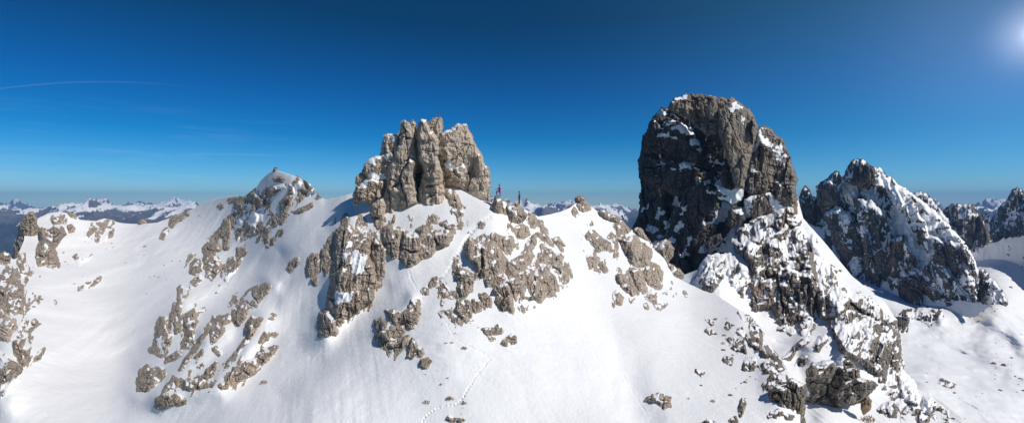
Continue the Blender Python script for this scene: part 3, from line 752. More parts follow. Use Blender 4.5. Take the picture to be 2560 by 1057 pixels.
# ---------------------------------------------------------------- free-standing crest rocks
def crag(name, label, cat, pts, D, mat=None, parent=None, group=None, **k):
    sd[0] += 17
    poly = P(pts) if isinstance(pts, str) else pts
    xs = [p[0] for p in poly]; ys = [p[1] for p in poly]
    w = min(max(xs)-min(xs), max(ys)-min(ys))
    k.setdefault('R', float(np.clip(w*.45, 4, 40)))
    k.setdefault('cell', float(np.clip(w*.38, 9, 34)))
    k.setdefault('warp', float(np.clip(w/60, .3, .9)))
    o = relief(name, poly, None, mat or M_lime, seed=sd[0], closed=D, parent=parent, **k)
    if o is None: return None
    return tag(o, label, cat, group) if parent is None else tag(o, label)

crag('boulder', 'large grey boulder on the crest on which the two people stand', 'boulder', "1227,516 1232,502 1240,495 1248,497 1256,501 1262,506 1275,515 1285,513 1299,513 1312,526 1317,536 1312,550 1302,562 1288,573 1269,570 1252,557 1239,545 1232,533", 70.2, T=1.5, R=18, cell=22, patches=[P("1256,508 1262,511 1268,519 1262,520"), P("1276,520 1284,523 1292,528 1278,531")])
crag('boulder', 'small stone standing on the very top of the snowy peak', 'boulder', "683,431 685,421 690,419 693,425 691,432", 105, mat=M_limef)
crag('rock_outcrop', 'dark cap of rock on the tip of the small snow peak', 'rock outcrop', "1438,503 1440,495 1450,490 1457,492 1462,500 1452,503", 83)
crag('rock_outcrop', 'dark sliver on the left skyline of the small snow peak', 'rock outcrop', "1410,529 1424,514 1430,514 1418,532", 83)
crag('rock_outcrop', 'ragged row of rocks on the crest right of the small snow peak', 'rock outcrop', "1499,538 1501,525 1513,526 1519,533 1539,538 1549,545 1548,562 1532,555 1516,551", 83.5, T=1.2)
crag('rock_outcrop', 'crest rock capped with snow above the big round boulder', 'rock outcrop', "1584,580 1586,573 1595,569 1607,577 1624,604 1612,608 1599,596", 83, T=1.2)
crag('boulder', 'heart-shaped boulder with snow on its left shoulder, in front of the dark tower', 'boulder', "1628,625 1636,612 1652,602 1665,599 1676,608 1683,622 1682,639 1665,662 1655,672 1642,658 1632,645", 80.5, T=1.3, R=18, cell=26, patches=[P("1625,622 1640,608 1655,602 1666,602 1660,618 1645,622")])
crag('boulder', 'knobbly boulder with a round head at the right end of the boulder group', 'boulder', "1655,679 1662,667 1673,658 1681,660 1686,668 1698,673 1707,684 1706,694 1695,699 1697,714 1689,735 1675,731 1658,714", 77.5, T=1.4, R=16, cell=20, patches=[P("1668,681 1680,676 1688,681 1672,688")])
t = empty('rock_tower', Vector((-41, 126, -14)), 'warm grey flat-topped rock tower at the left edge above the forested valley', 'rock tower')
crag('pillar', None, None, "33,645 35,618 43,595 50,561 61,545 73,533 82,532 90,540 88,560 80,600 76,640 61,650 45,655", 126, mat=M_limef, parent=t, T=1.2, cell=24, asp=3)
crag('pillar', None, None, "70,560 88,552 97,571 97,590 90,613 78,640 66,645 66,600", 125, mat=M_limef, parent=t, T=1.3, cell=20, asp=3)
crag('pinnacle', None, None, "70,545 73,533 78,531 86,533 92,545 90,560 72,560", 125, mat=M_limef, parent=t, T=1.0)
crag('boulder', 'round rock at the left edge against the dark valley', 'boulder', "-30,665 -8,640 10,630 24,635 26,650 10,662", 103, T=1.2)
crag('boulder', 'brown boulder sitting on the skyline of the left snow ridge', 'boulder', "346,562 350,552 355,548 362,550 367,557 366,563", 153, mat=M_limef)

# corner crag at the right edge of the main slope
t = empty('rock_crag', Vector((23, 44, -19)), 'big rough crag at the right edge of the slope, bottom of the picture', 'rock crag')
crag('crag_face', None, None, "1923,1001 1927,980 1941,965 1970,962 1977,944 1998,955 2012,962 2016,975 2012,1001 2011,1037 2010,1120 1880,1140 1891,1075 1898,1044 1920,1022", 43.2, mat=M_grey, parent=t, T=1.2, R=26, cell=26)
crag('crag_foot', None, None, "1895,1050 1915,1030 1950,1022 1985,1040 1990,1120 1880,1140", 41.8, mat=M_grey, parent=t, T=.9, R=22, cell=20)

# ---------------------------------------------------------------- the tower with the summit cross
TW = empty('rock_tower', Vector((-13, 76, -3)), 'pale fissured rock tower with a summit cross, in the middle of the ridge', 'rock tower')
kw = dict(parent=TW, mat=M_warm)
crag('back_wall', None, None, "985,345 1010,318 1040,322 1075,316 1100,330 1108,370 1105,430 1100,500 1060,520 1000,520 965,490 965,420", 78.5, T=.5, R=30, cell=26, **kw)
crag('pillar', None, None, "1005,306 1012,303 1020,305 1026,310 1032,303 1037,309 1038,330 1041,360 1043,385 1044,410 1037,430 1040,465 1044,480 1045,507 1028,514 1020,521 1000,527 985,538 975,538 962,531 957,520 956,510 962,495 966,470 972,440 976,410 985,390 990,368 1001,360 1003,345 1004,320", 74.6, T=2.6, R=11, cell=52, asp=2.6, amp=.62, rag=.8, patches=[P("995,358 1012,361 1000,364")], **kw)
crag('pillar', None, None, "1046,310 1050,300 1057,297 1066,301 1069,312 1078,330 1092,340 1097,350 1095,370 1093,390 1098,410 1104,430 1106,460 1110,480 1112,505 1109,530 1085,536 1065,530 1052,520 1047,505 1050,470 1056,440 1058,420 1050,400 1046,380 1043,355 1042,325", 74.2, T=2.6, R=11, cell=50, asp=2.8, amp=.62, rag=.8, **kw)
crag('pinnacle', None, None, "1068,315 1078,304 1084,298 1094,296 1100,295 1105,297 1105,332 1098,348 1080,345 1070,330", 75.6, T=1.0, R=14, cell=16, **kw)
crag('rock_block', None, None, "1096,350 1105,335 1118,325 1130,320 1140,313 1148,310 1158,315 1161,311 1168,313 1171,325 1180,340 1182,355 1190,370 1200,385 1210,405 1218,420 1224,440 1226,455 1222,475 1222,506 1205,503 1178,490 1150,472 1120,470 1100,470 1088,440 1090,390", 76.8, T=2.0, R=17, cell=44, asp=1.7, amp=.8, kx=-.12, patches=[P("1120,399 1128,395 1131,400 1136,404 1142,418 1148,432 1142,431 1130,423 1120,414"), P("1155,405 1166,405 1168,420 1160,418"), P("1093,368 1108,372 1098,388 1092,384"), P("1093,345 1104,342 1108,350 1100,358 1094,352"), P("1100,335 1120,326 1130,322 1112,338")], **kw)
crag('rock_block', None, None, "962,340 968,336 990,337 996,345 999,360 990,378 976,392 955,395 950,385 955,365", 76.2, T=1.5, R=11, cell=24, patches=[P("966,336 993,336 990,344 985,353 980,345")], **kw)
crag('rock_block', None, None, "905,430 912,412 925,400 940,392 952,388 978,382 990,396 980,430 972,460 962,495 945,490 930,460", 76.0, T=1.6, R=12, cell=22, ky=.2, patches=[P("908,410 935,393 952,390 940,405 932,425 950,440 965,425 962,440 945,450 915,448 925,430 935,408"), P("955,395 972,388 975,400 960,404")], **kw)
crag('rock_block', None, None, "890,458 891,444 903,434 912,436 913,446 900,465", 75.8, T=.9, **kw)
crag('rock_block', None, None, "883,508 885,480 892,465 905,460 912,448 925,446 940,452 962,452 962,470 955,492 940,505 925,511 915,505 900,502 890,512", 75.2, T=1.9, R=10, cell=20, patches=[P("898,466 908,450 918,447 912,462 905,470")], **kw)
crag('rock_block', None, None, "928,528 932,512 944,502 958,498 962,515 958,540 946,545 932,538", 73.6, T=1.1, cell=18, **kw)
crag('chockstone', None, None, "1036,425 1040,412 1050,408 1056,418 1052,430 1040,432", 76.3, T=.8, **kw)
# ---------------------------------------------------------------- the dark rock tower on the right
BT = empty('rock_tower', Vector((108, 262, -40)), 'huge dark rock tower with snow-streaked shaded face, right of centre', 'rock tower')
kw = dict(parent=BT)
TP = [P(a) for a in (
       "1650,283 1660,279 1675,284 1685,283 1672,288 1660,287", "1652,314 1665,305 1683,303 1680,309 1665,311 1655,317", "1680,322 1690,312 1700,309 1708,316 1722,324 1738,336 1736,340 1718,337 1705,330 1695,322",
       "1643,340 1655,331 1668,333 1672,343 1690,341 1698,355 1692,350 1675,347 1660,345", "1727,352 1735,352 1747,362 1745,368 1730,366", "1740,372 1752,370 1758,378 1745,380", "1641,408 1655,403 1658,412 1645,414", "1680,424 1700,421 1702,425 1682,427",
       "1700,410 1715,408 1735,411 1722,417 1724,424 1708,423 1700,418", "1766,410 1769,397 1780,399 1795,404 1808,405 1810,412 1795,410 1780,408", "1755,460 1765,449 1775,445 1777,450 1765,456", "1760,478 1775,474 1790,478 1788,481 1770,481",
       "1783,460 1800,452 1812,468 1830,475 1850,465 1860,455 1862,470 1852,490 1846,500 1840,520 1838,535 1822,545 1812,555 1795,560 1800,545 1812,530 1820,515 1822,495 1815,480 1800,475",
       "1868,520 1874,485 1880,466 1888,476 1892,490 1884,500 1878,518", "1795,490 1808,486 1825,492 1822,500 1805,498", "1757,555 1770,552 1790,535 1800,520 1815,505 1830,502 1832,520 1822,540 1800,556 1770,562",
       "1617,560 1628,562 1642,580 1636,585 1625,580", "1680,505 1690,498 1702,508 1700,515 1690,510", "1700,520 1712,515 1714,528 1704,535", "1683,580 1690,560 1705,550 1712,555 1705,575 1690,588",
       "1670,600 1680,590 1690,605 1680,612", "1715,612 1725,590 1735,596 1728,612", "1600,520 1615,512 1620,520 1606,526", "1610,620 1640,600 1650,612 1625,632", "1640,545 1650,520 1660,528 1650,550", "1745,625 1765,600 1790,590 1800,600 1780,622 1750,632", "1765,628 1800,610 1830,580 1845,545 1862,545 1858,570 1842,600 1850,625 1860,640 1830,640 1800,628 1775,640",
       "1830,560 1850,530 1865,500 1875,510 1870,540 1855,560", "1912,485 1925,482 1940,495 1955,505 1950,512 1930,502", "1922,500 1945,500 1960,520 1975,540 1965,560 1950,540 1930,520", "1700,640 1715,625 1722,640 1708,650", "1660,560 1668,553 1672,565 1664,572")]
crag('rock_wall', None, None, "1560,600 1580,572 1592,545 1597,520 1600,490 1603,470 1600,440 1596,420 1594,400 1602,388 1604,365 1608,340 1620,325 1630,300 1635,288 1648,283 1655,270 1673,267 1720,262 1800,262 1860,300 1890,330 1935,345 1958,370 1975,400 1985,430 1990,455 1984,475 1988,500 1996,530 2010,570 2020,640 2010,720 1960,760 1880,770 1800,770 1740,740 1700,720 1640,680 1580,640",
     290, mat=M_dark, T=.75, R=45, cell=58, asp=1.9, kx=-.50, ky=-.06, amp=1.0, warp=.9, dust=-.22, thr=.86, snown=.4,
     patches=TP, **kw)
crag('overhang', None, None, "1604,388 1606,365 1608,340 1620,325 1632,300 1650,288 1690,300 1730,330 1745,360 1750,400 1720,402 1680,398 1660,384 1630,382", 283, mat=M_dark, T=.42, R=36, cell=34, kx=-.45, thr=.86, snown=.4,
     patches=TP, dust=-.22, **kw)
crag('rock_wall', None, None, "1600,420 1612,402 1660,398 1720,410 1740,430 1735,470 1700,490 1650,470 1615,455", 281, mat=M_dark, T=.36, R=34, cell=34, kx=-.4, patches=TP, dust=-.22, **kw)
crag('summit_block', None, None, "1673,267 1675,255 1690,245 1710,242 1730,237 1760,238 1785,243 1793,247 1793,262 1796,300 1790,332 1770,337 1745,320 1720,298 1695,287 1680,276", 268, mat=M_darkwarm, T=1.0, R=16, cell=34, asp=1.6, kx=-.2, ky=-.2, patches=[P("1690,243 1715,240 1712,244 1692,247"), P("1758,238 1785,242 1785,249 1764,246")], **kw)
crag('rock_block', None, None, "1750,242 1785,243 1793,262 1792,300 1775,300 1755,280", 262, mat=M_darkwarm, T=.5, R=20, cell=22, **kw)
crag('rock_block', None, None, "1791,250 1800,244 1812,245 1818,252 1812,270 1796,272", 263, mat=M_darkwarm, T=.6, R=12, **kw)
crag('nose', None, None, "1795,275 1806,268 1815,255 1828,248 1850,258 1872,275 1884,292 1894,314 1888,340 1880,380 1870,412 1865,445 1855,470 1838,465 1825,425 1815,385 1808,355 1796,320", 258, mat=M_darkwarm, T=1.3, R=22, cell=36, asp=2.6, kx=.05, ky=-.25, amp=.6, thr=.86,
     patches=[P("1825,262 1840,258 1850,266 1862,272 1850,275 1835,270"), P("1850,290 1862,300 1858,306"), P("1826,276 1834,274 1834,282")], **kw)
crag('shoulder', None, None, "1888,345 1893,320 1905,317 1917,316 1928,322 1940,335 1955,350 1965,370 1973,390 1980,410 1988,430 1994,450 1988,462 1990,480 1990,520 1975,525 1950,505 1915,480 1890,490 1870,480 1866,440 1872,410 1878,390", 266, mat=M_grey, T=1.0, R=22, cell=36, asp=2.4, kx=-.05, ky=-.2, thr=.84,
     patches=[P("1888,345 1893,325 1905,322 1905,340 1895,365 1884,380 1880,370"), P("1900,350 1915,345 1930,360 1928,374 1915,370 1903,358"), P("1935,375 1945,385 1960,405 1968,415 1955,410 1940,395"), P("1876,425 1886,420 1888,430 1878,432"), P("1944,360 1955,370 1962,392 1950,382")], **kw)
crag('rock_block', None, None, "1800,445 1815,408 1825,405 1835,440 1840,468 1828,475 1806,466", 262, mat=M_dark, T=.5, R=16, cell=18, **kw)
crag('rock_rib', None, None, "1655,640 1670,560 1690,520 1720,470 1760,452 1790,480 1800,520 1780,560 1740,610 1700,640", 272, mat=M_dark, T=.3, R=34, cell=32, kx=-.4, thr=.86, snown=.4,
     patches=TP, dust=-.22, **kw)
crag('rock_block', None, None, "1818,560 1822,530 1835,512 1852,520 1862,545 1850,560 1830,568", 246, mat=M_dark, T=.8, R=16, patches=[P("1840,524 1852,524 1856,532 1846,530")], **kw)
crag('rock_block', None, None, "1735,610 1748,580 1775,560 1788,562 1780,590 1760,612 1742,616", 250, mat=M_dark, T=.6, R=16, **kw)
crag('rock_block', None, None, "1765,615 1775,595 1800,585 1802,600 1785,620 1770,626", 244, mat=M_dark, T=.6, R=12, **kw)
crag('rock_block', None, None, "1790,465 1808,470 1830,478 1845,470 1858,475 1852,500 1835,508 1806,500 1795,490", 256, mat=M_dark, T=.4, R=14, patches=TP, **kw)
crag('rock_block', None, None, "1862,500 1880,488 1905,480 1935,485 1960,505 1965,540 1940,545 1915,530 1885,545 1868,530", 262, mat=M_grey, T=.4, R=20, kx=-.1, patches=TP, **kw)
# summit marker, a small wooden cross on the highest block
def wood(): return plain('weathered_wood', (.35, .26, .18), .8)

# ---------------------------------------------------------------- rocks of the spur under the dark tower
def out2(label, pts, **k):
    k.setdefault('mat', M_grey); k.setdefault('grow', 4.5); k.setdefault('thr', .80); k.setdefault('amp', 1.3); return out(label, pts, surf=S2, **k)
out2('rocky flank with snow gullies running down from the foot of the dark tower', "1880,560 1960,520 1998,545 2030,640 2045,720 2042,800 2005,842 1960,822 1930,770 1890,775 1865,740 1885,690 1870,650 1840,630 1835,600 1860,575", T=.9, cell=38, R=14, amp=1.4, thr=.74, dust=-.10, bed=.45, dsc=3)
out2('round snow-capped boulder in the gully at the foot of the dark tower', "1842,600 1847,580 1863,568 1879,578 1890,596 1881,606 1850,613", T=2.0, name='boulder', cat='boulder')
out2('split lower half of the round snow-capped boulder', "1853,615 1879,607 1880,622 1870,629", T=1.6)
out2('long bulging band of rock right of the round snow-capped boulder', "1889,605 1905,589 1934,577 1966,570 1998,580 2003,602 1989,622 1966,628 1927,628 1902,618", T=1.6, cell=26, ang=.2)
out2('stacked flat rocks above the long bulging band', "1879,557 1895,544 1911,541 1915,551 1892,565", T=1.4)
out2('rounded rocks under the orange scar of the dark tower', "1918,560 1927,544 1944,531 1960,536 1964,557 1940,573", T=1.3, mix=.2)
out2('orange-stained corner at the right foot of the dark tower', "1955,505 1975,498 1988,500 1992,530 1985,560 1972,545", T=1.3, mat=M_orange)
out2('massive three-part cliff under the long bulging band', "1927,634 1953,630 1998,631 2007,660 1998,688 1982,704 1950,694 1934,681", T=1.7, cell=26, asp=1.6)
out2('square rock left of the massive three-part cliff', "1886,644 1918,641 1918,667 1892,669", T=1.3)
out2('hanging rock with a rusty underside above the snow tongue', "1880,705 1918,697 1931,705 1934,731 1921,753 1902,767 1886,752 1882,725", T=1.8, cell=24)
out2('tall smooth pillar hanging down from the massive cliff', "1983,702 2008,676 2030,686 2041,718 2038,763 2030,792 2008,778 1995,755 1987,725", T=1.9, cell=30, asp=3.2)
out2('fluted rock with a snow cap, left below the tall smooth pillar', "1954,789 1960,763 1976,751 1992,766 1990,797 1973,815 1960,804", T=1.5, asp=3)
out2('two blunt rocks at the foot of the tall smooth pillar', "1997,820 2001,795 2018,789 2037,793 2036,818 2015,837 2000,832", T=1.4, asp=2.5)
out2('smooth grey slope of rock left of the snow tongue', "1734,712 1744,690 1754,672 1773,645 1790,638 1808,645 1799,679 1805,695 1773,732 1747,722", T=1.2, mix=.15)
out2('crumbly rocks right of the snow tongue', "1822,679 1847,655 1868,665 1880,690 1872,725 1860,742 1834,714", T=1.1, mix=.4)
out2('crumbly rocks on the hump over the snow tongue', "1790,660 1815,640 1850,650 1835,668 1800,672", T=.8, mix=.8)
out2('steep right-hand edge of the spur under the dark tower', "2001,580 2018,605 2029,647 2032,690 2008,675 2005,634", T=1.4)
out2('scattered rocks between the hanging rock and the tall pillar', "1935,705 1975,700 1985,740 1950,765 1925,765", T=1.0, mix=.5)
out2('long broken crag descending along the right side of the snow ramp', "2040,740 2055,680 2085,695 2118,735 2160,740 2203,778 2233,801 2246,851 2252,915 2240,968 2208,968 2180,930 2150,905 2112,885 2090,845 2070,800 2050,790", T=1.0, cell=34, amp=1.4, thr=.74, dust=-.14, bed=.45)
out2('thin broken rocks along the upper snow ramp', "2022,600 2034,590 2060,650 2090,700 2120,735 2100,742 2060,700 2036,660", T=.8, mix=.9)
out2('steep dark cliff at the lower end of the long broken crag', "2153,830 2160,806 2188,815 2214,845 2240,870 2248,905 2210,914 2188,908 2167,894 2153,858", T=1.5, mix=.2, cell=22)
out2('rocks with snow cushions under the steep dark cliff', "2181,908 2217,905 2245,910 2255,937 2240,967 2217,964 2210,940 2185,932", T=1.2, mix=.3)
out2('small crag beside the snow cushion above the great leaning boulder', "2113,837 2131,828 2153,837 2149,857 2135,857", T=1.1, mix=.3)
out2('dark stone perched on the snow above the great leaning boulder', "2035,868 2046,844 2060,838 2068,848 2056,863 2046,874", T=1.9, name='boulder', cat='boulder')
out2('sharp dark rock sticking out of the shaded gully', "1989,912 1999,896 2015,894 2010,908 1996,919", T=1.6)
out2('line of rocks along the edge of the shaded gully', "1958,896 1981,875 1989,864 1987,883 1974,898", T=1.4)
out2('small rocks at the top of the shaded gully', "1995,860 2013,846 2019,853 2003,866", T=1.2)
out2('flat rocks below the snow tongue', "1946,821 1970,812 1986,826 1977,835 1963,825", T=1.0)
out2('leftmost of the low rocks on the snow at the bottom right', "2197,1024 2210,1012 2228,1005 2244,1019 2237,1042 2224,1039", T=1.3)
out2('rounded rock touching the leftmost low rocks at the bottom right', "2242,1012 2253,1005 2264,1015 2253,1028", T=1.3)
out2('oblong low rock in the middle of those at the bottom right', "2265,1028 2281,1013 2296,1019 2288,1035", T=1.3)
out2('rightmost low rock of those at the bottom right', "2293,1042 2306,1022 2326,1030 2322,1049 2302,1057", T=1.3)
out2('stone above the low rocks at the bottom right', "2266,1003 2278,995 2277,1010", T=1.3, group=G_SMALL)
out2('brown-stained rock right of the great leaning boulder', "2218,985 2235,974 2242,990 2231,1000", T=1.3)
out2('strip of broken stones running down to the bottom right', "2240,925 2275,948 2292,983 2332,998 2362,1028 2395,1052 2385,1078 2340,1042 2288,1012 2252,985", T=.7, mix=1.0)
GB = empty('boulder', Vector((95, 148, -60)), 'great leaning boulder with a snow cap and horizontal cracks, bottom right', 'boulder')
kw = dict(parent=GB, mat=M_grey)
crag('rock_body', None, None, "2008,994 2018,960 2017,926 2028,908 2050,905 2085,900 2113,880 2128,905 2146,925 2150,944 2176,953 2193,962 2176,978 2160,996 2138,1007 2110,1010 2099,1017 2067,1019 2049,1028 2031,1017", 152, T=.7, R=50, cell=44, asp=.6, kx=-.2, ang=.15, patches=[P("2030,905 2050,890 2090,880 2112,885 2110,915 2090,920 2080,905 2065,922 2045,926 2032,915"), P("2010,983 2028,979 2026,985 2012,988"), P("2030,945 2048,943 2046,947"), P("2150,945 2158,928 2170,935 2168,955 2155,955")], **kw)
crag('rock_ledge', None, None, "2018,926 2028,912 2048,928 2067,924 2085,906 2092,920 2072,940 2046,947 2024,945", 147.5, T=.7, R=14, cell=20, asp=.7, **kw)
crag('rock_block', None, None, "2092,985 2110,955 2140,945 2176,953 2193,962 2176,978 2160,996 2138,1007 2110,1010", 147, T=.6, R=26, cell=26, asp=.7, **kw)
crag('rock_outcrop', 'ochre-coloured rock under the right end of the great leaning boulder', 'rock outcrop', "2152,1003 2168,987 2177,1001 2175,1022 2160,1035 2154,1020", 148, mat=M_orange, T=1.0)

def out3(label, pts, **k):
    k.setdefault('mat', M_far); return out(label, pts, surf=S3, **k)
out3('band of dark cliffs crossing the snow below the snowy triangular mountain', "2232,801 2239,787 2271,771 2293,771 2307,767 2343,774 2355,791 2328,798 2327,814 2314,801 2271,794 2264,825 2246,832 2236,819", T=1.0, mix=.3)
out3('large flat rock in the middle of the valley floor', "2345,957 2352,948 2365,952 2385,962 2380,966", T=1.2, mat=M_grey)

# ---------------------------------------------------------------- mountains on the right
MT = empty('mountain', Vector((430, 560, -150)), 'steep snow-dusted triangular mountain with a dark summit block, far right', 'mountain')
kw = dict(parent=MT, mat=M_far)
crag('mountain_face', None, None, "2042,560 2043,500 2046,466 2054,455 2067,447 2080,440 2100,446 2110,438 2122,425 2180,416 2196,418 2216,435 2240,455 2290,490 2340,535 2380,575 2410,610 2430,640 2440,668 2450,700 2445,800 2400,830 2343,820 2286,800 2246,790 2200,770 2160,740 2110,710 2080,660 2055,620 2040,590",
     590, T=.5, R=110, cell=36, asp=2.4, kx=-.9, ky=-.25, ang=-.35, thr=.50, dust=.22, warp=1.3, amp=1.25, rag=1.4,
     patches=[P(a) for a in ("2225,560 2245,520 2275,520 2330,580 2350,620 2330,640 2290,640 2260,620 2235,600", "2255,700 2262,655 2290,665 2300,690 2285,690", "2110,460 2140,470 2190,500 2230,560 2225,600 2200,560 2160,520 2110,500", "2225,560 2230,640 2222,660 2218,600",
        "2100,545 2125,565 2140,600 2115,600", "2215,450 2260,490 2330,560 2300,550 2250,510 2215,475", "2410,640 2425,660 2405,680 2395,660", "2060,560 2075,540 2100,580 2110,640 2080,600")], **kw)
crag('summit_block', None, None, "2104,450 2112,436 2122,414 2131,400 2141,395 2155,398 2170,411 2181,421 2184,445 2176,462 2160,468 2140,464 2120,455", 622, T=.55, R=34, warp=1.0, cell=26, kx=-.7, ky=-.1, thr=.5, dust=-.12, patches=[P("2112,440 2130,425 2140,430 2125,450"), P("2130,402 2150,400 2160,410 2140,410")], **kw)
crag('buttress', None, None, "2044,500 2046,466 2054,455 2067,447 2077,436 2086,427 2096,430 2101,446 2100,480 2090,510 2062,520 2048,515", 640, T=.6, R=24, warp=1.0, cell=22, kx=-.7, thr=.5, dust=-.12, patches=[P("2050,462 2075,446 2085,448 2065,462 2052,470")], **kw)
crag('rock_rib', None, None, "2060,540 2090,515 2120,530 2140,570 2160,640 2165,740 2120,720 2100,640 2075,580", 618, T=.5, R=34, warp=1.0, cell=24, kx=-.8, ky=-.2, thr=.5, dust=.12, ang=-.3, **kw)
crag('rock_rib', None, None, "2140,500 2180,500 2215,540 2228,600 2235,760 2195,770 2160,730 2158,620 2145,560", 585, T=.5, R=36, warp=1.0, cell=26, kx=-.8, ky=-.2, thr=.5, dust=.12, ang=-.2, **kw)
crag('rock_rib', None, None, "2230,600 2260,590 2264,640 2268,760 2240,780 2215,760 2222,660", 558, T=.5, R=20, warp=1.0, cell=20, kx=-.8, ky=-.2, thr=.5, dust=.0, **kw)
crag('rock_wall', None, None, "2245,720 2250,700 2290,690 2330,650 2350,610 2380,600 2400,610 2432,650 2438,680 2440,740 2430,810 2343,820 2286,790 2250,770", 510, T=.5, R=50, warp=1.0, cell=30, kx=-.85, ky=-.2, thr=.5, dust=-.10, ang=-.5, **kw)
crag('foot_spur', None, None, "2425,750 2440,690 2456,672 2475,692 2492,706 2508,738 2530,800 2500,830 2440,830", 484, T=.5, R=34, warp=1.0, cell=22, kx=-.7, ky=-.3, thr=.5, dust=.12, **kw)
crag('mountain', 'dark spiky rock needles in the notch between the dark tower and the triangular mountain', 'mountain', "1988,620 1992,540 1996,505 2003,480 2012,467 2020,476 2028,492 2035,497 2042,500 2046,530 2040,570 2020,600 2010,590", 690, mat=M_far, T=.5, R=26, warp=1.0, kx=-.6, thr=.5, snown=.6, cell=16)
crag('mountain', 'dark jagged ridge just behind the right flank of the triangular mountain', 'mountain', "2270,560 2282,490 2292,482 2303,481 2318,488 2332,500 2345,512 2352,525 2368,545 2390,580 2400,640 2330,620", 900, mat=M_far, T=.5, R=40, warp=1.0, kx=-.8, ky=-.15, thr=.5, dust=-.05, cell=18)
crag('mountain', 'flat-topped dark mountain between the triangular one and the right edge peak', 'mountain', "2352,560 2362,525 2375,516 2392,511 2405,513 2425,512 2436,520 2442,535 2455,545 2470,575 2480,600 2495,640 2480,662 2500,720 2440,720 2390,680", 860, mat=M_far, T=.5, R=44, warp=1.0, kx=-.8, ky=-.15, thr=.5, dust=-.06, cell=18, patches=[P("2425,520 2435,525 2440,545 2430,540"), P("2390,600 2410,585 2420,600 2400,612")])
crag('mountain', 'pointed rocky peak cut by the right edge of the picture', 'mountain', "2436,560 2460,540 2485,530 2505,512 2520,498 2530,477 2543,470 2552,474 2562,490 2590,520 2660,560 2720,620 2700,700 2560,690 2500,680 2450,620", 980, mat=M_far, T=.5, R=50, warp=1.0, kx=-.8, ky=-.15, thr=.5, dust=-.06, cell=20)
crag('mountain', 'low dark ridge linking the flat-topped mountain to the right edge peak', 'mountain', "2300,600 2330,560 2352,552 2372,540 2398,545 2420,532 2446,541 2462,533 2482,540 2510,528 2560,540 2640,560 2640,680 2300,680", 1180, mat=M_far, T=.5, R=24, kx=-.6, thr=.5, dust=.0, cell=16)
crag('mountain', 'faint blue jagged mountain far away in the gap on the right', 'mountain', "2400,560 2430,520 2440,516 2452,519 2462,516 2470,521 2480,527 2490,519 2500,524 2530,560", 5200, mat=M_far, T=.5, R=20, thr=.5, cell=8, warp=.4)

crag('snow_apron', None, None, "2004,585 2020,560 2060,570 2100,600 2150,665 2210,695 2260,722 2330,742 2420,755 2478,765 2440,785 2400,792 2360,775 2330,800 2290,772 2250,775 2200,748 2120,700 2050,640", 560, parent=MT, mat=M_far, T=.15, R=14, cell=30, kx=-.95, ky=-.6, amp=.12, rag=.3, thr=.5, dust=1.2, warp=1.2)
crag('snowfield', 'shaded snowfield sloping down beneath the pointed peak at the right edge', 'snowfield', "2432,655 2446,625 2475,606 2510,600 2560,592 2640,585 2760,600 2760,840 2640,830 2590,800 2556,775 2525,745 2480,700 2450,680", 600, mat=M_far, T=.2, R=16, cell=34, kx=-1.25, ky=-.22, amp=.16, rag=.3, thr=.5, dust=.9, warp=1.2)
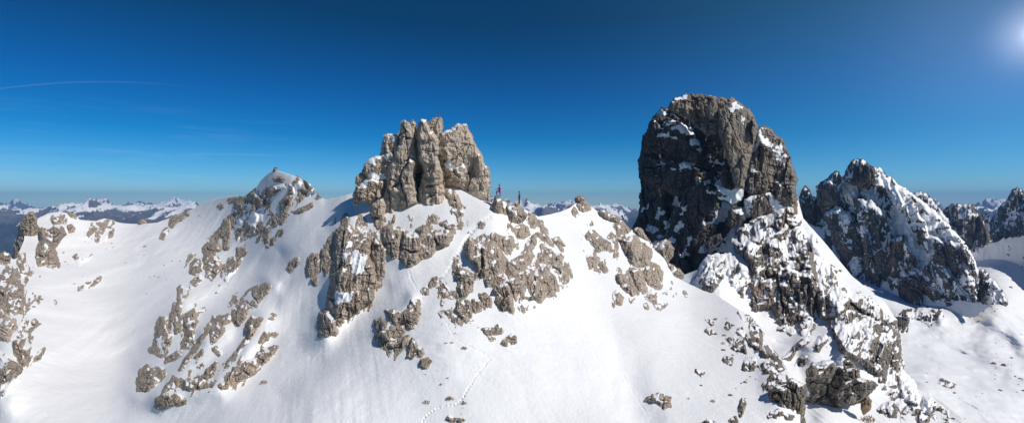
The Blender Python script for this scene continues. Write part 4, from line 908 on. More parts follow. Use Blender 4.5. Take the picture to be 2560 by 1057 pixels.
# ---------------------------------------------------------------- distant ranges
def distant():
    px = np.arange(-700, 3300, 3.0)
    r = 700*np.exp(np.linspace(0, math.log(14000/700), 420))
    PX, R = np.meshgrid(px, r)
    tx = (PX-CX)/F
    X, Y = tx*R, R
    big = ridged2(X/2600, Y/2600, 6, 401, .52)
    sm = ridged2(X/700+3, Y/700, 5, 433, .55)
    val = fbm2(X/2600, Y/4200, 3, 77)
    xs_ = fbm2(X/190+4, Y/190, 4, 611, .6)
    env = sstep(2600, 6400, R + 1100*val)
    pk = .68*big/big.max() + .32*sm/sm.max()
    pk = pk/pk.max()
    mid = ridged2(X/1300+9, Y/1300, 5, 471, .55)
    far_h = -455 + 575*pk**1.15 + 26*sstep(9000, 12500, R) + 55*xs_*pk
    near_h = -760 + 330*mid + 90*sm
    h = near_h*(1-env) + far_h*env
    # a snowy plateau ridge seen through the saddle
    ridge = np.exp(-((R-1700)/430)**2)*sstep(1230, 1380, PX)*(1-sstep(1700, 1900, PX))
    h = h + ridge*(600 + 90*(sm-.4))*(1-.12*sstep(1500, 1600, PX))
    # nearer white ranges on the left
    rl = np.exp(-((R-5600)/900)**2)*(1-sstep(460, 700, PX))
    h = np.maximum(h, -640 + rl*(560 + 330*(mid-.35)+90*(sm-.4)+40*xs_))
    V = np.stack([X, Y, h], -1)
    gx = np.gradient(V, axis=1); gy = np.gradient(V, axis=0)
    n = np.cross(gx, gy); n /= np.linalg.norm(n, axis=-1, keepdims=True); nz = np.abs(n[..., 2])
    fine = fbm2(X/160, Y/160, 4, 91, .6)
    line = -85 + 50*val + 60*fine + 60*(sm-.5)
    sn = sstep(-45, 45, h-line)*sstep(.66, .84, nz + .22*fine)
    sn = np.maximum(sn, ridge*.95*sstep(.42, .72, nz+.3*fine))
    # lighter clearings and snow in the forest
    sn = np.maximum(sn, .75*sstep(.24, .36, fbm2(X/120, Y/260, 4, 133, .6))*sstep(-600, -250, h))
    R_, C_ = V.shape[:2]
    idx = np.arange(R_*C_).reshape(R_, C_)
    Q = np.stack([idx[:-1, :-1], idx[:-1, 1:], idx[1:, 1:], idx[1:, :-1]], -1).reshape(-1, 4)
    m, nt, b = newmat('distant_ground')
    v = coords(nt); nn = noise(nt, v, .012, 6, .65)
    forest = ramp(nt, nn, [(.35, (.018, .028, .026)), (.62, (.06, .065, .06))]).outputs[0]
    rockc = ramp(nt, nn, [(.35, (.09, .09, .095)), (.65, (.18, .17, .165))]).outputs[0]
    sp = N(nt, 'ShaderNodeSeparateXYZ'); L(nt, v, sp.inputs[0])
    mr = N(nt, 'ShaderNodeMapRange'); mr.inputs[1].default_value = -260; mr.inputs[2].default_value = -130; L(nt, sp.outputs[2], mr.inputs[0])
    g = mixc(nt, mr.outputs[0], forest, rockc)
    at = N(nt, 'ShaderNodeAttribute'); at.attribute_name = 'snow'
    f2 = noise(nt, v, .03, 6, .7)
    a = N(nt, 'ShaderNodeMath', operation='MULTIPLY_ADD'); L(nt, f2, a.inputs[0]); a.inputs[1].default_value = 1.1; a.inputs[2].default_value = -.55
    a2 = N(nt, 'ShaderNodeMath', operation='ADD'); L(nt, a.outputs[0], a2.inputs[0]); L(nt, at.outputs['Fac'], a2.inputs[1])
    c = mixc(nt, ramp(nt, a2.outputs[0], [(.42, 0.), (.58, 1.)]).outputs[0], g, SNOWC)
    L(nt, c, b.inputs['Base Color']); b.inputs['Roughness'].default_value = .9; b.inputs['Specular IOR Level'].default_value = .1
    bp = N(nt, 'ShaderNodeBump'); bp.inputs['Strength'].default_value = .7; bp.inputs['Distance'].default_value = 14
    L(nt, nn, bp.inputs['Height']); L(nt, bp.outputs[0], b.inputs['Normal'])
    o = mesh_np('distant_mountains', V, Q, m, True, {'snow': sn})
    tag(o, kind='structure')
distant()

# ---------------------------------------------------------------- small stones, each its own object, copied from six shapes
def blob(name, seed, mat, sx=1, sy=1, sz=1, sub=3, rough=.32, facets=7):
    bpy_me = bpy.data.meshes.new(name)
    import bmesh
    bm = bmesh.new(); bmesh.ops.create_icosphere(bm, subdivisions=sub, radius=1.0)
    r = random.Random(seed)
    pl = []
    for k in range(facets):
        d = Vector((r.gauss(0, 1), r.gauss(0, 1), r.gauss(0, .8))).normalized(); pl.append((d, r.uniform(.55, .85)))
    from mathutils import noise as mn
    for v in bm.verts:
        c = v.co.copy()
        for d, q in pl:
            t = c.dot(d)
            if t > q: c -= d*(t-q)*.9
        nz_ = mn.fractal(c*1.7+Vector((seed*3.1, 0, 0)), 1.0, 2.0, 4)
        c *= 1+rough*nz_
        v.co = Vector((c.x*sx, c.y*sy, c.z*sz))
    bm.to_mesh(bpy_me); bm.free()
    bpy_me.materials.append(mat)
    return bpy_me
protos = [blob('stone', 5+k, M_lime, 1, .8+.1*k % .4, .6+.12*(k % 4)) for k in range(6)]
protos_d = [blob('stone', 25+k, M_grey, 1, .9, .55+.12*(k % 4)) for k in range(5)]
def on_surf(S, px, py):
    a = S.D(np.array([[px]]), np.array([[py]]))
    D = float(a[0, 0]); return D, Vector(((px-CX)/F*D, D, (HY-py)/F*D))
def scatter(S, poly, n, lo, hi, label, group, protos, seed, name='stone', cluster=None):
    r = random.Random(seed)
    poly = P(poly); xs = [p[0] for p in poly]; ys = [p[1] for p in poly]
    k = 0; tries = 0
    while k < n and tries < n*60:
        tries += 1
        x, y = r.uniform(min(xs), max(xs)), r.uniform(min(ys), max(ys))
        if float(sdf(poly, np.array([x]), np.array([y]))[0]) < 0: continue
        if float(fbm2(np.array([x/30.]), np.array([y/22.]), 2, seed)[0]) < -.02: continue
        D, p = on_surf(S, x, y)
        s = (lo + (hi-lo)*r.random()**2.2)*D/F*.5
        o = bpy.data.objects.new(name, r.choice(protos)); COL.objects.link(o)
        o.location = p + Vector((0, 0, s*.05)); o.rotation_euler = (r.uniform(-.4, .4), r.uniform(-.4, .4), r.uniform(0, 6.28))
        o.scale = (s*r.uniform(.8, 1.4), s, s*r.uniform(.7, 1.3))
        tag(o, label, 'stone', group); k += 1
scatter(S1, "350,640 440,590 470,610 440,700 380,760 350,720", 13, 2.5, 6, 'tiny dark stone on the smooth snow above the long spur', 'stones on the bowl snow', protos, 1)
scatter(S1, "150,600 300,560 420,580 380,640 240,690 170,720", 12, 3, 8, 'small stone on the snow of the left ridge', 'stones on the left ridge', protos, 2)
scatter(S1, "50,700 100,680 110,760 100,830 80,900 60,880", 11, 3, 9, 'small stone beside the left edge cliffs', 'stones beside the left cliffs', protos, 3)
scatter(S1, "480,520 560,505 560,560 500,600 440,640", 7, 3, 7, 'small stone on the skyline snow left of the snowy peak', 'stones left of the snowy peak', protos, 4)
scatter(S1, "610,600 700,590 720,640 640,660 590,700 560,720", 8, 3, 7, 'small stone on the snow under the snowy peak', 'stones under the snowy peak', protos, 5)
scatter(S1, "380,880 480,830 560,860 640,820 700,860 560,980 420,1010", 14, 3, 9, 'small stone between the rocks of the lower spur', 'stones on the lower spur', protos, 6)
scatter(S1, "960,540 1130,535 1150,560 1090,575 960,565", 9, 3, 9, 'small stone on the snow shelf under the cross tower', 'stones under the cross tower', protos, 7)
scatter(S1, "1090,760 1140,770 1230,770 1240,810 1120,850 1080,800", 11, 3, 8, 'small stone on the snow under the central rocks', 'stones under the central rocks', protos, 8)
scatter(S1, "1150,540 1240,550 1220,590 1160,640 1120,660", 8, 3, 9, 'small stone in the trampled snow under the people', 'stones along the trampled track', protos, 9)
scatter(S1, "1330,590 1430,600 1440,700 1420,700 1380,640", 8, 3, 8, 'small stone near the right end of the central rocks', 'stones right of the central rocks', protos, 10)
scatter(S1, "1450,570 1530,560 1540,640 1530,700 1470,690", 7, 3, 8, 'small stone around the chain of rocks under the small peak', 'stones around the rock chain', protos, 11)
scatter(S1, "1600,720 1700,720 1680,790 1600,780", 6, 3, 8, 'small stone below the boulder group', 'stones below the boulders', protos, 12)
scatter(S1, "1780,790 1870,800 1900,870 1880,960 1840,960 1790,880", 18, 4, 12, 'small dark stone on the right edge of the slope', 'dark stones on the right edge', protos_d, 13)
scatter(S1, "1720,960 1900,940 1900,1050 1720,1050", 8, 4, 11, 'dark stone low on the right part of the slope', 'dark stones at the lower right', protos_d, 14)
scatter(S1, "1040,900 1160,900 1180,1050 1000,1050", 5, 3, 6, 'small dark stone by the footprints', 'stones by the footprints', protos_d, 15)
scatter(S2, "2012,570 2050,600 2120,690 2200,755 2220,790 2150,760 2080,720 2040,650", 21, 3, 10, 'dark stone on the snow ramp', 'stones on the snow ramp', protos_d, 16)
scatter(S2, "2060,790 2150,830 2130,850 2060,870 2020,840", 9, 3, 10, 'dark stone above the great leaning boulder', 'stones above the leaning boulder', protos_d, 17)
scatter(S2, "2180,1000 2400,1020 2420,1057 2180,1057", 16, 3, 12, 'dark stone at the bottom right', 'stones at the bottom right', protos_d, 18)
scatter(S2, "1800,650 1900,660 1940,780 1900,790 1850,740", 13, 3, 9, 'dark stone around the snow tongue', 'stones around the snow tongue', protos_d, 19)
scatter(S3, "2480,850 2560,860 2560,990 2490,980 2470,900", 21, 3, 12, 'boulder lying on the valley snow near the right edge', 'boulders in the valley', protos_d, 20)
scatter(S3, "2380,700 2560,720 2560,850 2420,820", 12, 3, 9, 'stone on the sunlit slope below the mountains', 'stones on the sunlit slope', protos_d, 21)
scatter(S3, "2280,900 2480,960 2480,1040 2300,1000", 9, 3, 8, 'stone on the flat valley snow', 'stones on the valley floor', protos_d, 22)

# ---------------------------------------------------------------- rusty grass tufts
def blade_mat(): 
    return plain('dry_grass', (.24, .145, .05), .9, var=.35, sc=8)
M_grass = blade_mat()
def tuft(S, px, py, w, label, seed):
    r = random.Random(seed); D, p = on_surf(S, px, py)
    W = w*D/F
    n = int(160)
    V, Q = [], []
    for i in range(n):
        a = r.uniform(0, 6.28); q = math.sqrt(r.random())
        dx = math.cos(a)*q*W*.5; 
        px2 = px + dx*F/D; py2 = py + math.sin(a)*q*w*.28
        D2, b = on_surf(S, px2, py2) if i % 8 == 0 else (D2, Vector(((px2-CX)/F*D2, D2, (HY-py2)/F*D2)))
        h = W*r.uniform(.12, .3); t = r.uniform(0, 6.28); l = Vector((math.cos(t), math.sin(t), 0))
        s = Vector((-l.y, l.x, 0))*W*.02
        k = len(V)
        V += [b-s, b+s, b+s*.6+l*h*.5+Vector((0, 0, h*.7)), b-s*.6+l*h*.5+Vector((0, 0, h*.7))]
        Q.append((k, k+1, k+2, k+3))
    o = mesh_np('grass_tuft', np.array([tuple(v) for v in V]), Q, M_grass, False)
    return tag(o, label, 'grass tuft', 'dry grass tufts in the snow')
for i, (x, y, w, S, l) in enumerate([
    (1129, 857, 9, S1, 'rusty grass tuft, upper right of the pair beside the small footprints bend'), (1115, 858, 9, S1, 'rusty grass tuft, left of the pair above the zigzag footprints'),
    (1160, 871, 16, S1, 'dark V-shaped tuft of grass at the turn of the footprints'), (1125, 997, 20, S1, 'wide rusty tuft just above the lower footprints'),
    (1160, 1008, 14, S1, 'rusty tuft just right of the lower footprints'), (1067, 1006, 17, S1, 'rusty tuft left of the lower footprints'),
    (1119, 945, 7, S1, 'tiny lone grass tuft in the middle of the lower centre snow'), (1103, 961, 10, S1, 'small double grass tuft below the tiny lone one'),
    (684, 838, 24, S1, 'ochre patch of grass above the lichen-edged slab'), (688, 868, 18, S1, 'ochre grass on the upper tip of the lichen-edged slab'),
    (660, 956, 18, S1, 'brown tuft alone below the lichen-edged slab'), (1045, 752, 12, S1, 'ochre tuft at the top of the stepped rock group'),
    (960, 660, 10, S1, 'orange tuft on the right rib of the tall buttress'), (876, 766, 10, S1, 'orange tuft in a crack near the foot of the tall buttress'),
    (2170, 1050, 34, S2, 'big ochre grass patch at the bottom edge, lower right'), (2092, 822, 20, S2, 'ochre grass on the slope above the great leaning boulder'),
    (1808, 858, 10, S1, 'orange speck of grass on the right edge slope')]):
    tuft(S, x, y, w, l, 300+i)

# ---------------------------------------------------------------- people
def skin(name, joints, edges, mats, parent=None, sub=2, loc=Vector((0, 0, 0)), pick=None, root=0):
    me = bpy.data.meshes.new(name); me.from_pydata([j[0] for j in joints], edges, []); me.update()
    o = bpy.data.objects.new(name, me); COL.objects.link(o); o.location = loc
    if parent: o.parent = parent; o.location = loc
    m = o.modifiers.new('s', 'SKIN'); m.use_smooth_shade = True
    for i, j in enumerate(joints):
        sv = me.skin_vertices[0].data[i]; r = j[1]
        if name == 'body': r = r*1.18 if isinstance(r, (int, float)) else (r[0]*1.18, r[1]*1.18)
        sv.radius = (r, r) if isinstance(r, (int, float)) else r
        sv.use_root = (i == root)
    s = o.modifiers.new('d', 'SUBSURF'); s.levels = sub; s.render_levels = sub
    bpy.context.view_layer.update()
    ev = o.evaluated_get(bpy.context.evaluated_depsgraph_get())
    nm = bpy.data.meshes.new_from_object(ev)
    o.modifiers.clear(); o.data = nm
    nm.materials.clear()
    for q in mats: nm.materials.append(q)
    for p in nm.polygons:
        p.use_smooth = True
        if pick: p.material_index = pick(p.center)
    return o

def hand(J, E, wrist_i, wrist, d, n):
    """palm, four fingers and a thumb, curled; d = pointing direction, n = palm normal"""
    d = Vector(d).normalized(); n = Vector(n).normalized(); s = d.cross(n).normalized(); w = Vector(wrist)
    palm = len(J); J.append((tuple(w+d*.05), (.040, .022))); E.append((wrist_i, palm))
    for k, (off, ln) in enumerate(((-.03, .06), (-.010, .072), (.011, .068), (.030, .052))):
        a = len(J); J.append((tuple(w+d*.09+s*off), .010)); E.append((palm, a))
        J.append((tuple(w+d*(.09+ln*.5)+s*off+n*.012), .009)); E.append((a, a+1))
        J.append((tuple(w+d*(.09+ln*.8)+s*off*.95+n*.04), .008)); E.append((a+1, a+2))
    a = len(J); J.append((tuple(w+d*.045-s*.052+n*.01), .011)); E.append((palm, a))
    J.append((tuple(w+d*.085-s*.060+n*.03), .010)); E.append((a, a+1))

mk = plain
M_pink = mk('magenta_fabric', (.42, .015, .17), .7); M_purple = mk('purple_fabric', (.30, .02, .22), .7)
M_blue = mk('blue_wool', (.01, .06, .45), .9); M_skin = mk('skin', (.50, .30, .22), .6); M_black = mk('black_fabric', (.015, .016, .022), .7)
M_teal = mk('teal_plastic', (.03, .36, .38), .4); M_green = mk('dark_green_fabric', (.02, .13, .105), .75); M_hair = mk('brown_hair', (.12, .06, .03), .7)
M_yell = mk('yellow_plastic', (.62, .66, .02), .4); M_oran = mk('orange_fabric', (.75, .33, .02), .6); M_steel = mk('steel', (.45, .45, .46), .4, .9)
M_char = mk('charcoal_fabric', (.03, .028, .038), .8)

def face(J, E, neck_i, hc, look):
    """head: skull, jaw, nose; look = facing direction"""
    look = Vector(look).normalized(); hc = Vector(hc)
    a = len(J)
    J.append((tuple(hc+Vector((0, 0, -.05))+look*.015), (.070, .072))); E.append((neck_i, a))
    J.append((tuple(hc+Vector((0, 0, .03))), (.085, .092))); E.append((a, a+1))
    J.append((tuple(hc+Vector((0, 0, .085))-look*.01), (.06, .066))); E.append((a+1, a+2))
def small(name, c, r, mat, parent, sc=(1, 1, 1)):
    import bmesh
    me = bpy.data.meshes.new(name); bm = bmesh.new(); bmesh.ops.create_uvsphere(bm, u_segments=14, v_segments=9, radius=r)
    for v in bm.verts: v.co = Vector((v.co.x*sc[0], v.co.y*sc[1], v.co.z*sc[2]))
    bm.to_mesh(me); bm.free(); me.materials.append(mat)
    for p in me.polygons: p.use_smooth = True
    o = bpy.data.objects.new(name, me); COL.objects.link(o); o.parent = parent; o.location = c; return o
def face_bits(parent, hc, look):
    look = Vector(look).normalized(); s = Vector((-look.y, look.x, 0)); hc = Vector(hc)
    for k in (-1, 1):
        small('eye', hc+look*.083+s*.032*k+Vector((0, 0, .012)), .011, M_black, parent)
        small('ear', hc+s*.088*k+Vector((0, 0, 0)), .026, M_skin, parent, (.5, .8, 1.2))
    small('nose', hc+look*.100+Vector((0, 0, -.012)), .016, M_skin, parent, (1, 1, 1.4))
    small('mouth', hc+look*.085+Vector((0, 0, -.052)), .017, plain('lips', (.35, .12, .10), .5), parent, (1.2, 1.2, .35))
def boot(parent, c, d, mat, sole):
    d = Vector((d[0], d[1], 0)).normalized(); c = Vector(c)
    o = skin('boot', [(tuple(c+Vector((0, 0, .26))), .068), (tuple(c+Vector((0, 0, .12))), .064), (tuple(c+Vector((0, 0, .055))-d*.03), .058), (tuple(c+d*.10+Vector((0, 0, .045))), (.05, .045)), (tuple(c+d*.20+Vector((0, 0, .04))), (.046, .036))],
             [(0, 1), (1, 2), (2, 3), (3, 4)], [mat], parent)
    import bmesh
    return o
def tube(name, pts, r, mat, parent=None, n=8):
    pts = [Vector(p) for p in pts]; V = []; Q = []
    for i, p in enumerate(pts):
        d = (pts[min(i+1, len(pts)-1)]-pts[max(i-1, 0)]).normalized()
        a = d.orthogonal().normalized(); b = d.cross(a)
        for k in range(n):
            t = k/n*2*math.pi; V.append(tuple(p+(a*math.cos(t)+b*math.sin(t))*r))
    for i in range(len(pts)-1):
        for k in range(n):
            Q.append((i*n+k, i*n+(k+1) % n, (i+1)*n+(k+1) % n, (i+1)*n+k))
    # end caps
    for e in (0, len(pts)-1):
        c = e*n
        for k in range(1, n//2):
            Q.append((c+k-1 if k > 1 else c, c+k, c+n-k-1 if n-k-1 > k else c+k, c+n-k if n-k < n else c))
    me = bpy.data.meshes.new(name); me.from_pydata(V, [], [tuple(dict.fromkeys(q)) for q in Q if len(set(q)) >= 3]); me.materials.append(mat)
    for p in me.polygons: p.use_smooth = True
    o = bpy.data.objects.new(name, me); COL.objects.link(o)
    if parent: o.parent = parent
    return o

def pt(px, py, D): return Vector(((px-CX)/F*D, D, (HY-py)/F*D))

# woman in magenta, left foot up on the rock; faces the camera's left
DB = 69.9
base = pt(1249.5, 495.2, DB)
W = empty('person', base, 'person in a magenta suit and blue hat standing with one foot up on the boulder', 'person')
hd = (-.05, 0, 1.60)
J = [((0, 0, .92), (.15, .12)), ((-.02, 0, 1.10), (.125, .105)), ((-.03, 0, 1.30), (.165, .115)), ((-.04, 0, 1.43), (.085, .075)), ((-.045, 0, 1.49), .052)]
E = [(0, 1), (1, 2), (2, 3), (3, 4)]
def add(par, p, r): J.append((p, r)); E.append((par, len(J)-1)); return len(J)-1
hL = add(0, (.03, -.09, .86), .098); k1 = add(hL, (.035, -.10, .46), .066); a1 = add(k1, (.03, -.10, .16), .05)
hR = add(0, (-.07, .09, .88), .098); k2 = add(hR, (-.44, .08, .84), .070); a2 = add(k2, (-.36, .08, .42), .05)
s1 = add(2, (-.01, -.18, 1.36), .066); e1 = add(s1, (.10, -.22, 1.10), .048); w1 = add(e1, (-.04, -.24, .95), .034)
s2 = add(2, (-.06, .17, 1.36), .066); e2 = add(s2, (-.24, .22, 1.14), .048); w2 = add(e2, (-.46, .20, 1.10), .034)
hand(J, E, w1, (-.04, -.24, .95), (-.9, 0, -.3), (0, 1, 0)); hand(J, E, w2, (-.46, .20, 1.10), (-1, 0, .05), (0, 0, 1))
face(J, E, 4, hd, (-.8, -.6, 0))
def pickW(c):
    if c.z > 1.47 and abs(c.x+.05) < .16: return 2
    if c.x < -.50: return 3
    if c.z < .93 and c.x > -.6 and not (c.y < -.2 and c.z > .8): 
        return 3 if (c.x < -.3 and c.z < .62) else 1
    if c.x < -.0 and c.y < -.235 and c.z < 1.0: return 3
    return 0
skin('body', J, E, [M_pink, M_purple, M_skin, M_black], W, pick=pickW)
small('hat', (-.045, 0, 1.675), .112, M_blue, W, (1, 1, .92)); small('hat_pompom', (-.04, 0, 1.79), .032, M_blue, W)
tube('braid', [(-.09, -.06, 1.56), (-.13, -.09, 1.46), (-.14, -.11, 1.34), (-.13, -.12, 1.27)], .022, M_hair, W)
face_bits(W, hd, (-.8, -.6, 0))
boot(W, (.03, -.10, 0), (-.8, -.5), M_teal, M_black); boot(W, (-.38, .08, .20), (-1, -.1), M_teal, M_black)
# the rock bump her raised foot rests on
t = crag('stone', 'small hump of rock under the raised foot of the person in magenta', 'stone', "1236,498 1238,491.5 1244,490.5 1249,493 1250,499 1243,501", DB+.15, T=1.0, R=4)
# man in dark green, hands at the waist, faces left
base = pt(1298.2, 512.6, DB+.2)
Mn = empty('person', base, 'person in a dark green jacket and black cap standing upright in yellow boots', 'person')
J = [((0, 0, .95), (.13, .125)), ((.01, 0, 1.12), (.125, .12)), ((.02, 0, 1.34), (.135, .15)), ((.01, 0, 1.48), (.08, .08)), ((0, 0, 1.54), .055)]
E = [(0, 1), (1, 2), (2, 3), (3, 4)]
l1 = add(0, (.0, -.10, .88), .10); q1 = add(l1, (.01, -.11, .50), .072); add(q1, (.05, -.11, .16), .052)
l2 = add(0, (.0, .10, .88), .10); q2 = add(l2, (-.03, .12, .50), .072); add(q2, (.03, .13, .16), .052)
s1 = add(2, (.03, -.19, 1.40), .07); e1 = add(s1, (.12, -.25, 1.14), .052); w1 = add(e1, (-.06, -.17, .98), .036)
s2 = add(2, (.03, .19, 1.40), .07); e2 = add(s2, (.10, .25, 1.14), .052); w2 = add(e2, (-.07, .15, .98), .036)
hand(J, E, w1, (-.06, -.17, .98), (-.9, .5, -.2), (0, 1, 0)); hand(J, E, w2, (-.07, .15, .98), (-.9, -.4, -.2), (0, -1, 0))
hd2 = (-.01, 0, 1.65); face(J, E, 4, hd2, (-1, -.15, 0))
def pickM(c):
    if c.z > 1.53: return 2
    if c.x < -.10 and .86 < c.z < 1.06: return 2
    return 1 if c.z < .98 else 0
skin('body', J, E, [M_green, M_char, M_skin], Mn, pick=pickM)
small('cap', (.01, 0, 1.72), .105, M_black, Mn, (1, 1, .75)); small('cap_peak', (-.11, -.01, 1.70), .06, M_black, Mn, (1.1, 1, .18)); small('hair', (.035, 0, 1.66), .088, M_hair, Mn)
face_bits(Mn, hd2, (-1, -.15, 0))
tube('belt', [(.13*math.cos(a), .125*math.sin(a), .99) for a in np.linspace(0, 6.283, 17)], .022, M_black, Mn)
boot(Mn, (.05, -.11, 0), (-1, -.3), M_yell, M_black); boot(Mn, (.03, .13, 0), (-1, .2), M_yell, M_black)
W.scale = (1.07,)*3; Mn.scale = (1.05,)*3
# orange rucksack lying on the rock
rp = pt(1289, 512.3, DB+.1)
RS = empty('rucksack', rp, 'orange rucksack lying on the boulder beside the person in green', 'rucksack')
skin('pack_bag', [((-.25, 0, .10), (.09, .08)), ((-.1, 0, .15), (.14, .13)), ((.1, 0, .17), (.15, .14)), ((.25, 0, .15), (.12, .11))], [(0, 1), (1, 2), (2, 3)], [M_oran], RS)
skin('front_pocket', [((-.02, -.13, .13), (.08, .05)), ((.14, -.13, .15), (.08, .05))], [(0, 1)], [M_oran], RS)
tube('strap', [(-.22, -.08, .12), (-.12, -.20, .04), (.04, -.22, .02), (.20, -.16, .08)], .022, M_black, RS)
tube('strap', [(-.22, .08, .14), (-.1, .1, .30), (.1, .1, .33), (.24, .06, .22)], .022, M_black, RS)
skin('dark_pouch', [((-.33, -.03, .05), (.06, .05)), ((-.24, -.04, .03), (.07, .05))], [(0, 1)], [M_black], RS)
# a bird or second small bag in the photo between the two: dark glove on the rock
# ---------------------------------------------------------------- summit cross
cb = pt(1095.5, 296.5, 74.6)
SC = empty('summit_cross', cb, 'thin metal summit cross held by guy wires on the pale rock tower', 'summit cross')
tube('post', [(0, 0, -.15), (0, 0, 1.18)], .030, M_char, SC); tube('crossbar', [(-.26, 0, .86), (.26, 0, .86)], .026, M_char, SC)
tube('ring', [(.14*math.cos(a), 0, .86+.14*math.sin(a)) for a in np.linspace(0, 6.283, 17)], .014, M_steel, SC)
for e in ((-.16, -.1, -.05), (.34, -.1, -.05), (.05, .35, -.1)): tube('guy_wire', [(0, 0, .62), e], .010, M_steel, SC, 6)
cb = pt(1715, 242.5, 262)
SD = empty('summit_cross', cb, 'tiny pale cross on the top of the huge dark tower', 'summit cross')
tube('post', [(0, 0, -.6), (0, 0, 1.7)], .12, plain('pale_wood', (.6, .5, .4)), SD); tube('crossbar', [(-.45, 0, 1.15), (.45, 0, 1.15)], .10, plain('pale_wood2', (.6, .5, .4)), SD)

# ---------------------------------------------------------------- haze
HAZE = True
if HAZE:
    x0, x1, y0, y1, z0, z1 = -19500., 25000., -300., 14500., -1500., 260.
    V = [(x, y, z) for z in (z0, z1) for y in (y0, y1) for x in (x0, x1)]
    Q = [(0, 2, 3, 1), (4, 5, 7, 6), (0, 1, 5, 4), (2, 6, 7, 3), (0, 4, 6, 2), (1, 3, 7, 5)]
    m = bpy.data.materials.new('haze_air'); m.use_nodes = True; nt = m.node_tree; nt.nodes.clear()
    out_ = nt.nodes.new('ShaderNodeOutputMaterial'); pv = nt.nodes.new('ShaderNodeVolumePrincipled')
    pv.inputs['Color'].default_value = (.24, .52, 1, 1); pv.inputs['Density'].default_value = .000075; pv.inputs['Anisotropy'].default_value = .0
    L(nt, pv.outputs[0], out_.inputs['Volume'])
    hz = mesh_np('haze', np.array(V), Q, m, False, origin=(0, 0, 0)); tag(hz, kind='stuff')

# ---------------------------------------------------------------- sky, sun, camera
wd = bpy.data.worlds.new('World'); scene.world = wd; wd.use_nodes = True
nt = wd.node_tree; nt.nodes.clear()
out_ = nt.nodes.new('ShaderNodeOutputWorld'); bg = nt.nodes.new('ShaderNodeBackground')
sky = nt.nodes.new('ShaderNodeTexSky'); sky.sky_type = 'NISHITA'; sky.sun_disc = False
sky.sun_elevation = SUN_EL; sky.sun_rotation = SUN_AZ; sky.altitude = 2600; sky.air_density = 1.0; sky.dust_density = .1; sky.ozone_density = 4.0
# grade the clear high-mountain sky: pale at the horizon, deep blue above, overhead brightened as added fill light
hs0 = nt.nodes.new('ShaderNodeHueSaturation'); hs0.inputs['Saturation'].default_value = 1.35; L(nt, sky.outputs[0], hs0.inputs['Color'])
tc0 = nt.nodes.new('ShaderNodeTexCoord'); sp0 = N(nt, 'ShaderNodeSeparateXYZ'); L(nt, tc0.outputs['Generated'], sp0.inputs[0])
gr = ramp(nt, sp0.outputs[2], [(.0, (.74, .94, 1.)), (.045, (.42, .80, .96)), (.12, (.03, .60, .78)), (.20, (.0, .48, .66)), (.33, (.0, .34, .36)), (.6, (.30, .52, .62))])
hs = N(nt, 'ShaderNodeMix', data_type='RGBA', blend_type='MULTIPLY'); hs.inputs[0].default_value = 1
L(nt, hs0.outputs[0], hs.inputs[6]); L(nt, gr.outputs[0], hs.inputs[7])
tc = nt.nodes.new('ShaderNodeTexCoord')
# thin cirrus low in the west and a contrail, as parts of the sky itself
mp = nt.nodes.new('ShaderNodeMapping'); mp.inputs['Scale'].default_value = (2.2, 2.2, 26); mp.inputs['Rotation'].default_value = (0, math.radians(5), 0); L(nt, tc.outputs['Generated'], mp.inputs[0])
cn = noise(nt, mp.outputs[0], 2.2, 7, .62, .9)
sp = N(nt, 'ShaderNodeSeparateXYZ'); L(nt, tc.outputs['Generated'], sp.inputs[0])
band = ramp(nt, sp.outputs[2], [(.0, 0.), (.03, 1.), (.10, .6), (.16, 0.)])
left = ramp(nt, sp.outputs[0], [(.0, 1.), (.12, 0.)])   # replaced below by map range
mrl = N(nt, 'ShaderNodeMapRange'); mrl.inputs[1].default_value = -.25; mrl.inputs[2].default_value = -.55; L(nt, sp.outputs[0], mrl.inputs[0])
nt.nodes.remove(left.id_data.nodes[left.name])
cf = N(nt, 'ShaderNodeMath', operation='MULTIPLY'); L(nt, ramp(nt, cn, [(.52, 0.), (.74, 1.)]).outputs[0], cf.inputs[0]); L(nt, band.outputs[0], cf.inputs[1])
cf2 = N(nt, 'ShaderNodeMath', operation='MULTIPLY'); L(nt, cf.outputs[0], cf2.inputs[0]); L(nt, mrl.outputs[0], cf2.inputs[1])
cf3 = N(nt, 'ShaderNodeMath', operation='MULTIPLY'); L(nt, cf2.outputs[0], cf3.inputs[0]); cf3.inputs[1].default_value = .17
c1 = mixc(nt, cf3.outputs[0], hs.outputs[2], (7., 8., 9.))
# an old contrail high on the left
dv1 = N(nt, 'ShaderNodeMath', operation='DIVIDE'); L(nt, sp.outputs[0], dv1.inputs[0]); L(nt, sp.outputs[1], dv1.inputs[1])
dv2 = N(nt, 'ShaderNodeMath', operation='DIVIDE'); L(nt, sp.outputs[2], dv2.inputs[0]); L(nt, sp.outputs[1], dv2.inputs[1])
xx = N(nt, 'ShaderNodeMath', operation='ADD'); L(nt, dv1.outputs[0], xx.inputs[0]); xx.inputs[1].default_value = .80
sq = N(nt, 'ShaderNodeMath', operation='MULTIPLY'); L(nt, xx.outputs[0], sq.inputs[0]); L(nt, xx.outputs[0], sq.inputs[1])
cv = N(nt, 'ShaderNodeMath', operation='MULTIPLY_ADD'); L(nt, sq.outputs[0], cv.inputs[0]); cv.inputs[1].default_value = .34; L(nt, dv2.outputs[0], cv.inputs[2])
of = N(nt, 'ShaderNodeMath', operation='SUBTRACT'); L(nt, cv.outputs[0], of.inputs[0]); of.inputs[1].default_value = .2345
ab = N(nt, 'ShaderNodeMath', operation='ABSOLUTE'); L(nt, of.outputs[0], ab.inputs[0])
m_a = N(nt, 'ShaderNodeMapRange'); m_a.inputs[1].default_value = .0022; m_a.inputs[2].default_value = .0; L(nt, ab.outputs[0], m_a.inputs[0])
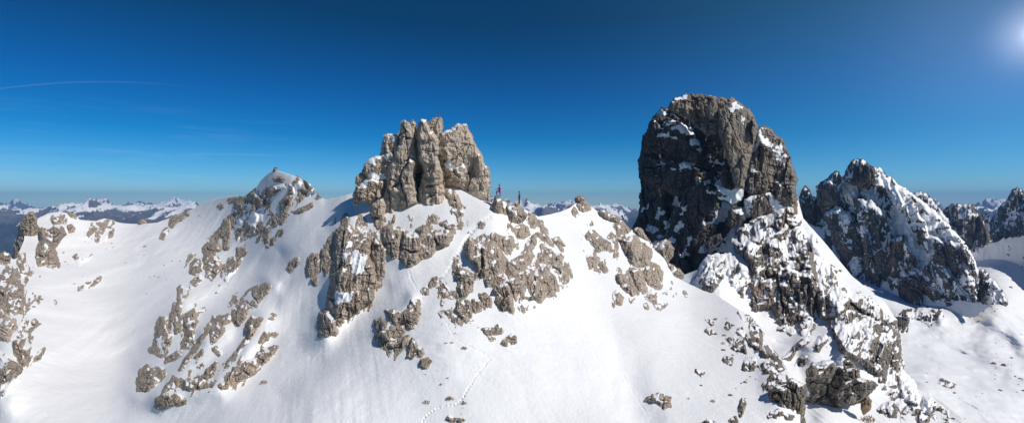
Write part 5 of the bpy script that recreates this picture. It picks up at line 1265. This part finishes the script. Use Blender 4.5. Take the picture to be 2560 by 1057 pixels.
m_b = N(nt, 'ShaderNodeMapRange'); m_b.inputs[1].default_value = -.58; m_b.inputs[2].default_value = -.85; L(nt, dv1.outputs[0], m_b.inputs[0])
m_c = N(nt, 'ShaderNodeMath', operation='MULTIPLY'); L(nt, m_a.outputs[0], m_c.inputs[0]); L(nt, m_b.outputs[0], m_c.inputs[1])
m_d = N(nt, 'ShaderNodeMath', operation='MULTIPLY'); L(nt, m_c.outputs[0], m_d.inputs[0]); m_d.inputs[1].default_value = .07
m_y = N(nt, 'ShaderNodeMath', operation='GREATER_THAN'); L(nt, sp.outputs[1], m_y.inputs[0]); m_y.inputs[1].default_value = .05
m_e = N(nt, 'ShaderNodeMath', operation='MULTIPLY'); L(nt, m_d.outputs[0], m_e.inputs[0]); L(nt, m_y.outputs[0], m_e.inputs[1])
c1 = mixc(nt, m_e.outputs[0], c1, (6., 7., 8.))
gd = Vector((1.03, 1, .33)).normalized()
dt = N(nt, 'ShaderNodeVectorMath', operation='DOT_PRODUCT'); L(nt, tc.outputs['Generated'], dt.inputs[0]); dt.inputs[1].default_value = gd
for e_, col_ in ((10.0, (.26, .78, 1.2)), (90.0, (.7, .8, 1.1)), (1600.0, (4., 4., 4.2)), (14000.0, (8., 8., 8.))):
    mx = N(nt, 'ShaderNodeMath', operation='MAXIMUM'); L(nt, dt.outputs['Value'], mx.inputs[0]); mx.inputs[1].default_value = 0
    pw = N(nt, 'ShaderNodeMath', operation='POWER'); L(nt, mx.outputs[0], pw.inputs[0]); pw.inputs[1].default_value = e_
    c1 = mixc(nt, pw.outputs[0], c1, mixc(nt, 1.0, c1, col_, 'ADD'))
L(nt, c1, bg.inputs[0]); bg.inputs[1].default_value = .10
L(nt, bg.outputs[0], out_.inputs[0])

sl = bpy.data.lights.new('sun', 'SUN'); sl.energy = 4.0; sl.angle = math.radians(.5); sl.color = (1, .95, .87)
so = bpy.data.objects.new('sun', sl); COL.objects.link(so)
sdv = Vector((math.sin(SUN_AZ)*math.cos(SUN_EL), math.cos(SUN_AZ)*math.cos(SUN_EL), math.sin(SUN_EL)))
so.rotation_euler = (-sdv).to_track_quat('-Z', 'Y').to_euler(); so.location = (0, 0, 300)

cd = bpy.data.cameras.new('camera'); co = bpy.data.objects.new('camera', cd); COL.objects.link(co)
co.location = (0, 0, 0); co.rotation_euler = (math.radians(90), 0, 0)
cd.sensor_width = 36; cd.lens = 18; cd.clip_start = .5; cd.clip_end = 60000
cd.shift_y = (HY-528.5)/2560.0
scene.camera = co
scene.view_settings.view_transform = 'Standard'; scene.view_settings.look = 'None'
scene.view_settings.exposure = 0; scene.view_settings.gamma = 1
scene.render.engine = 'CYCLES'
scene.cycles.volume_bounces = 0; scene.cycles.max_bounces = 6
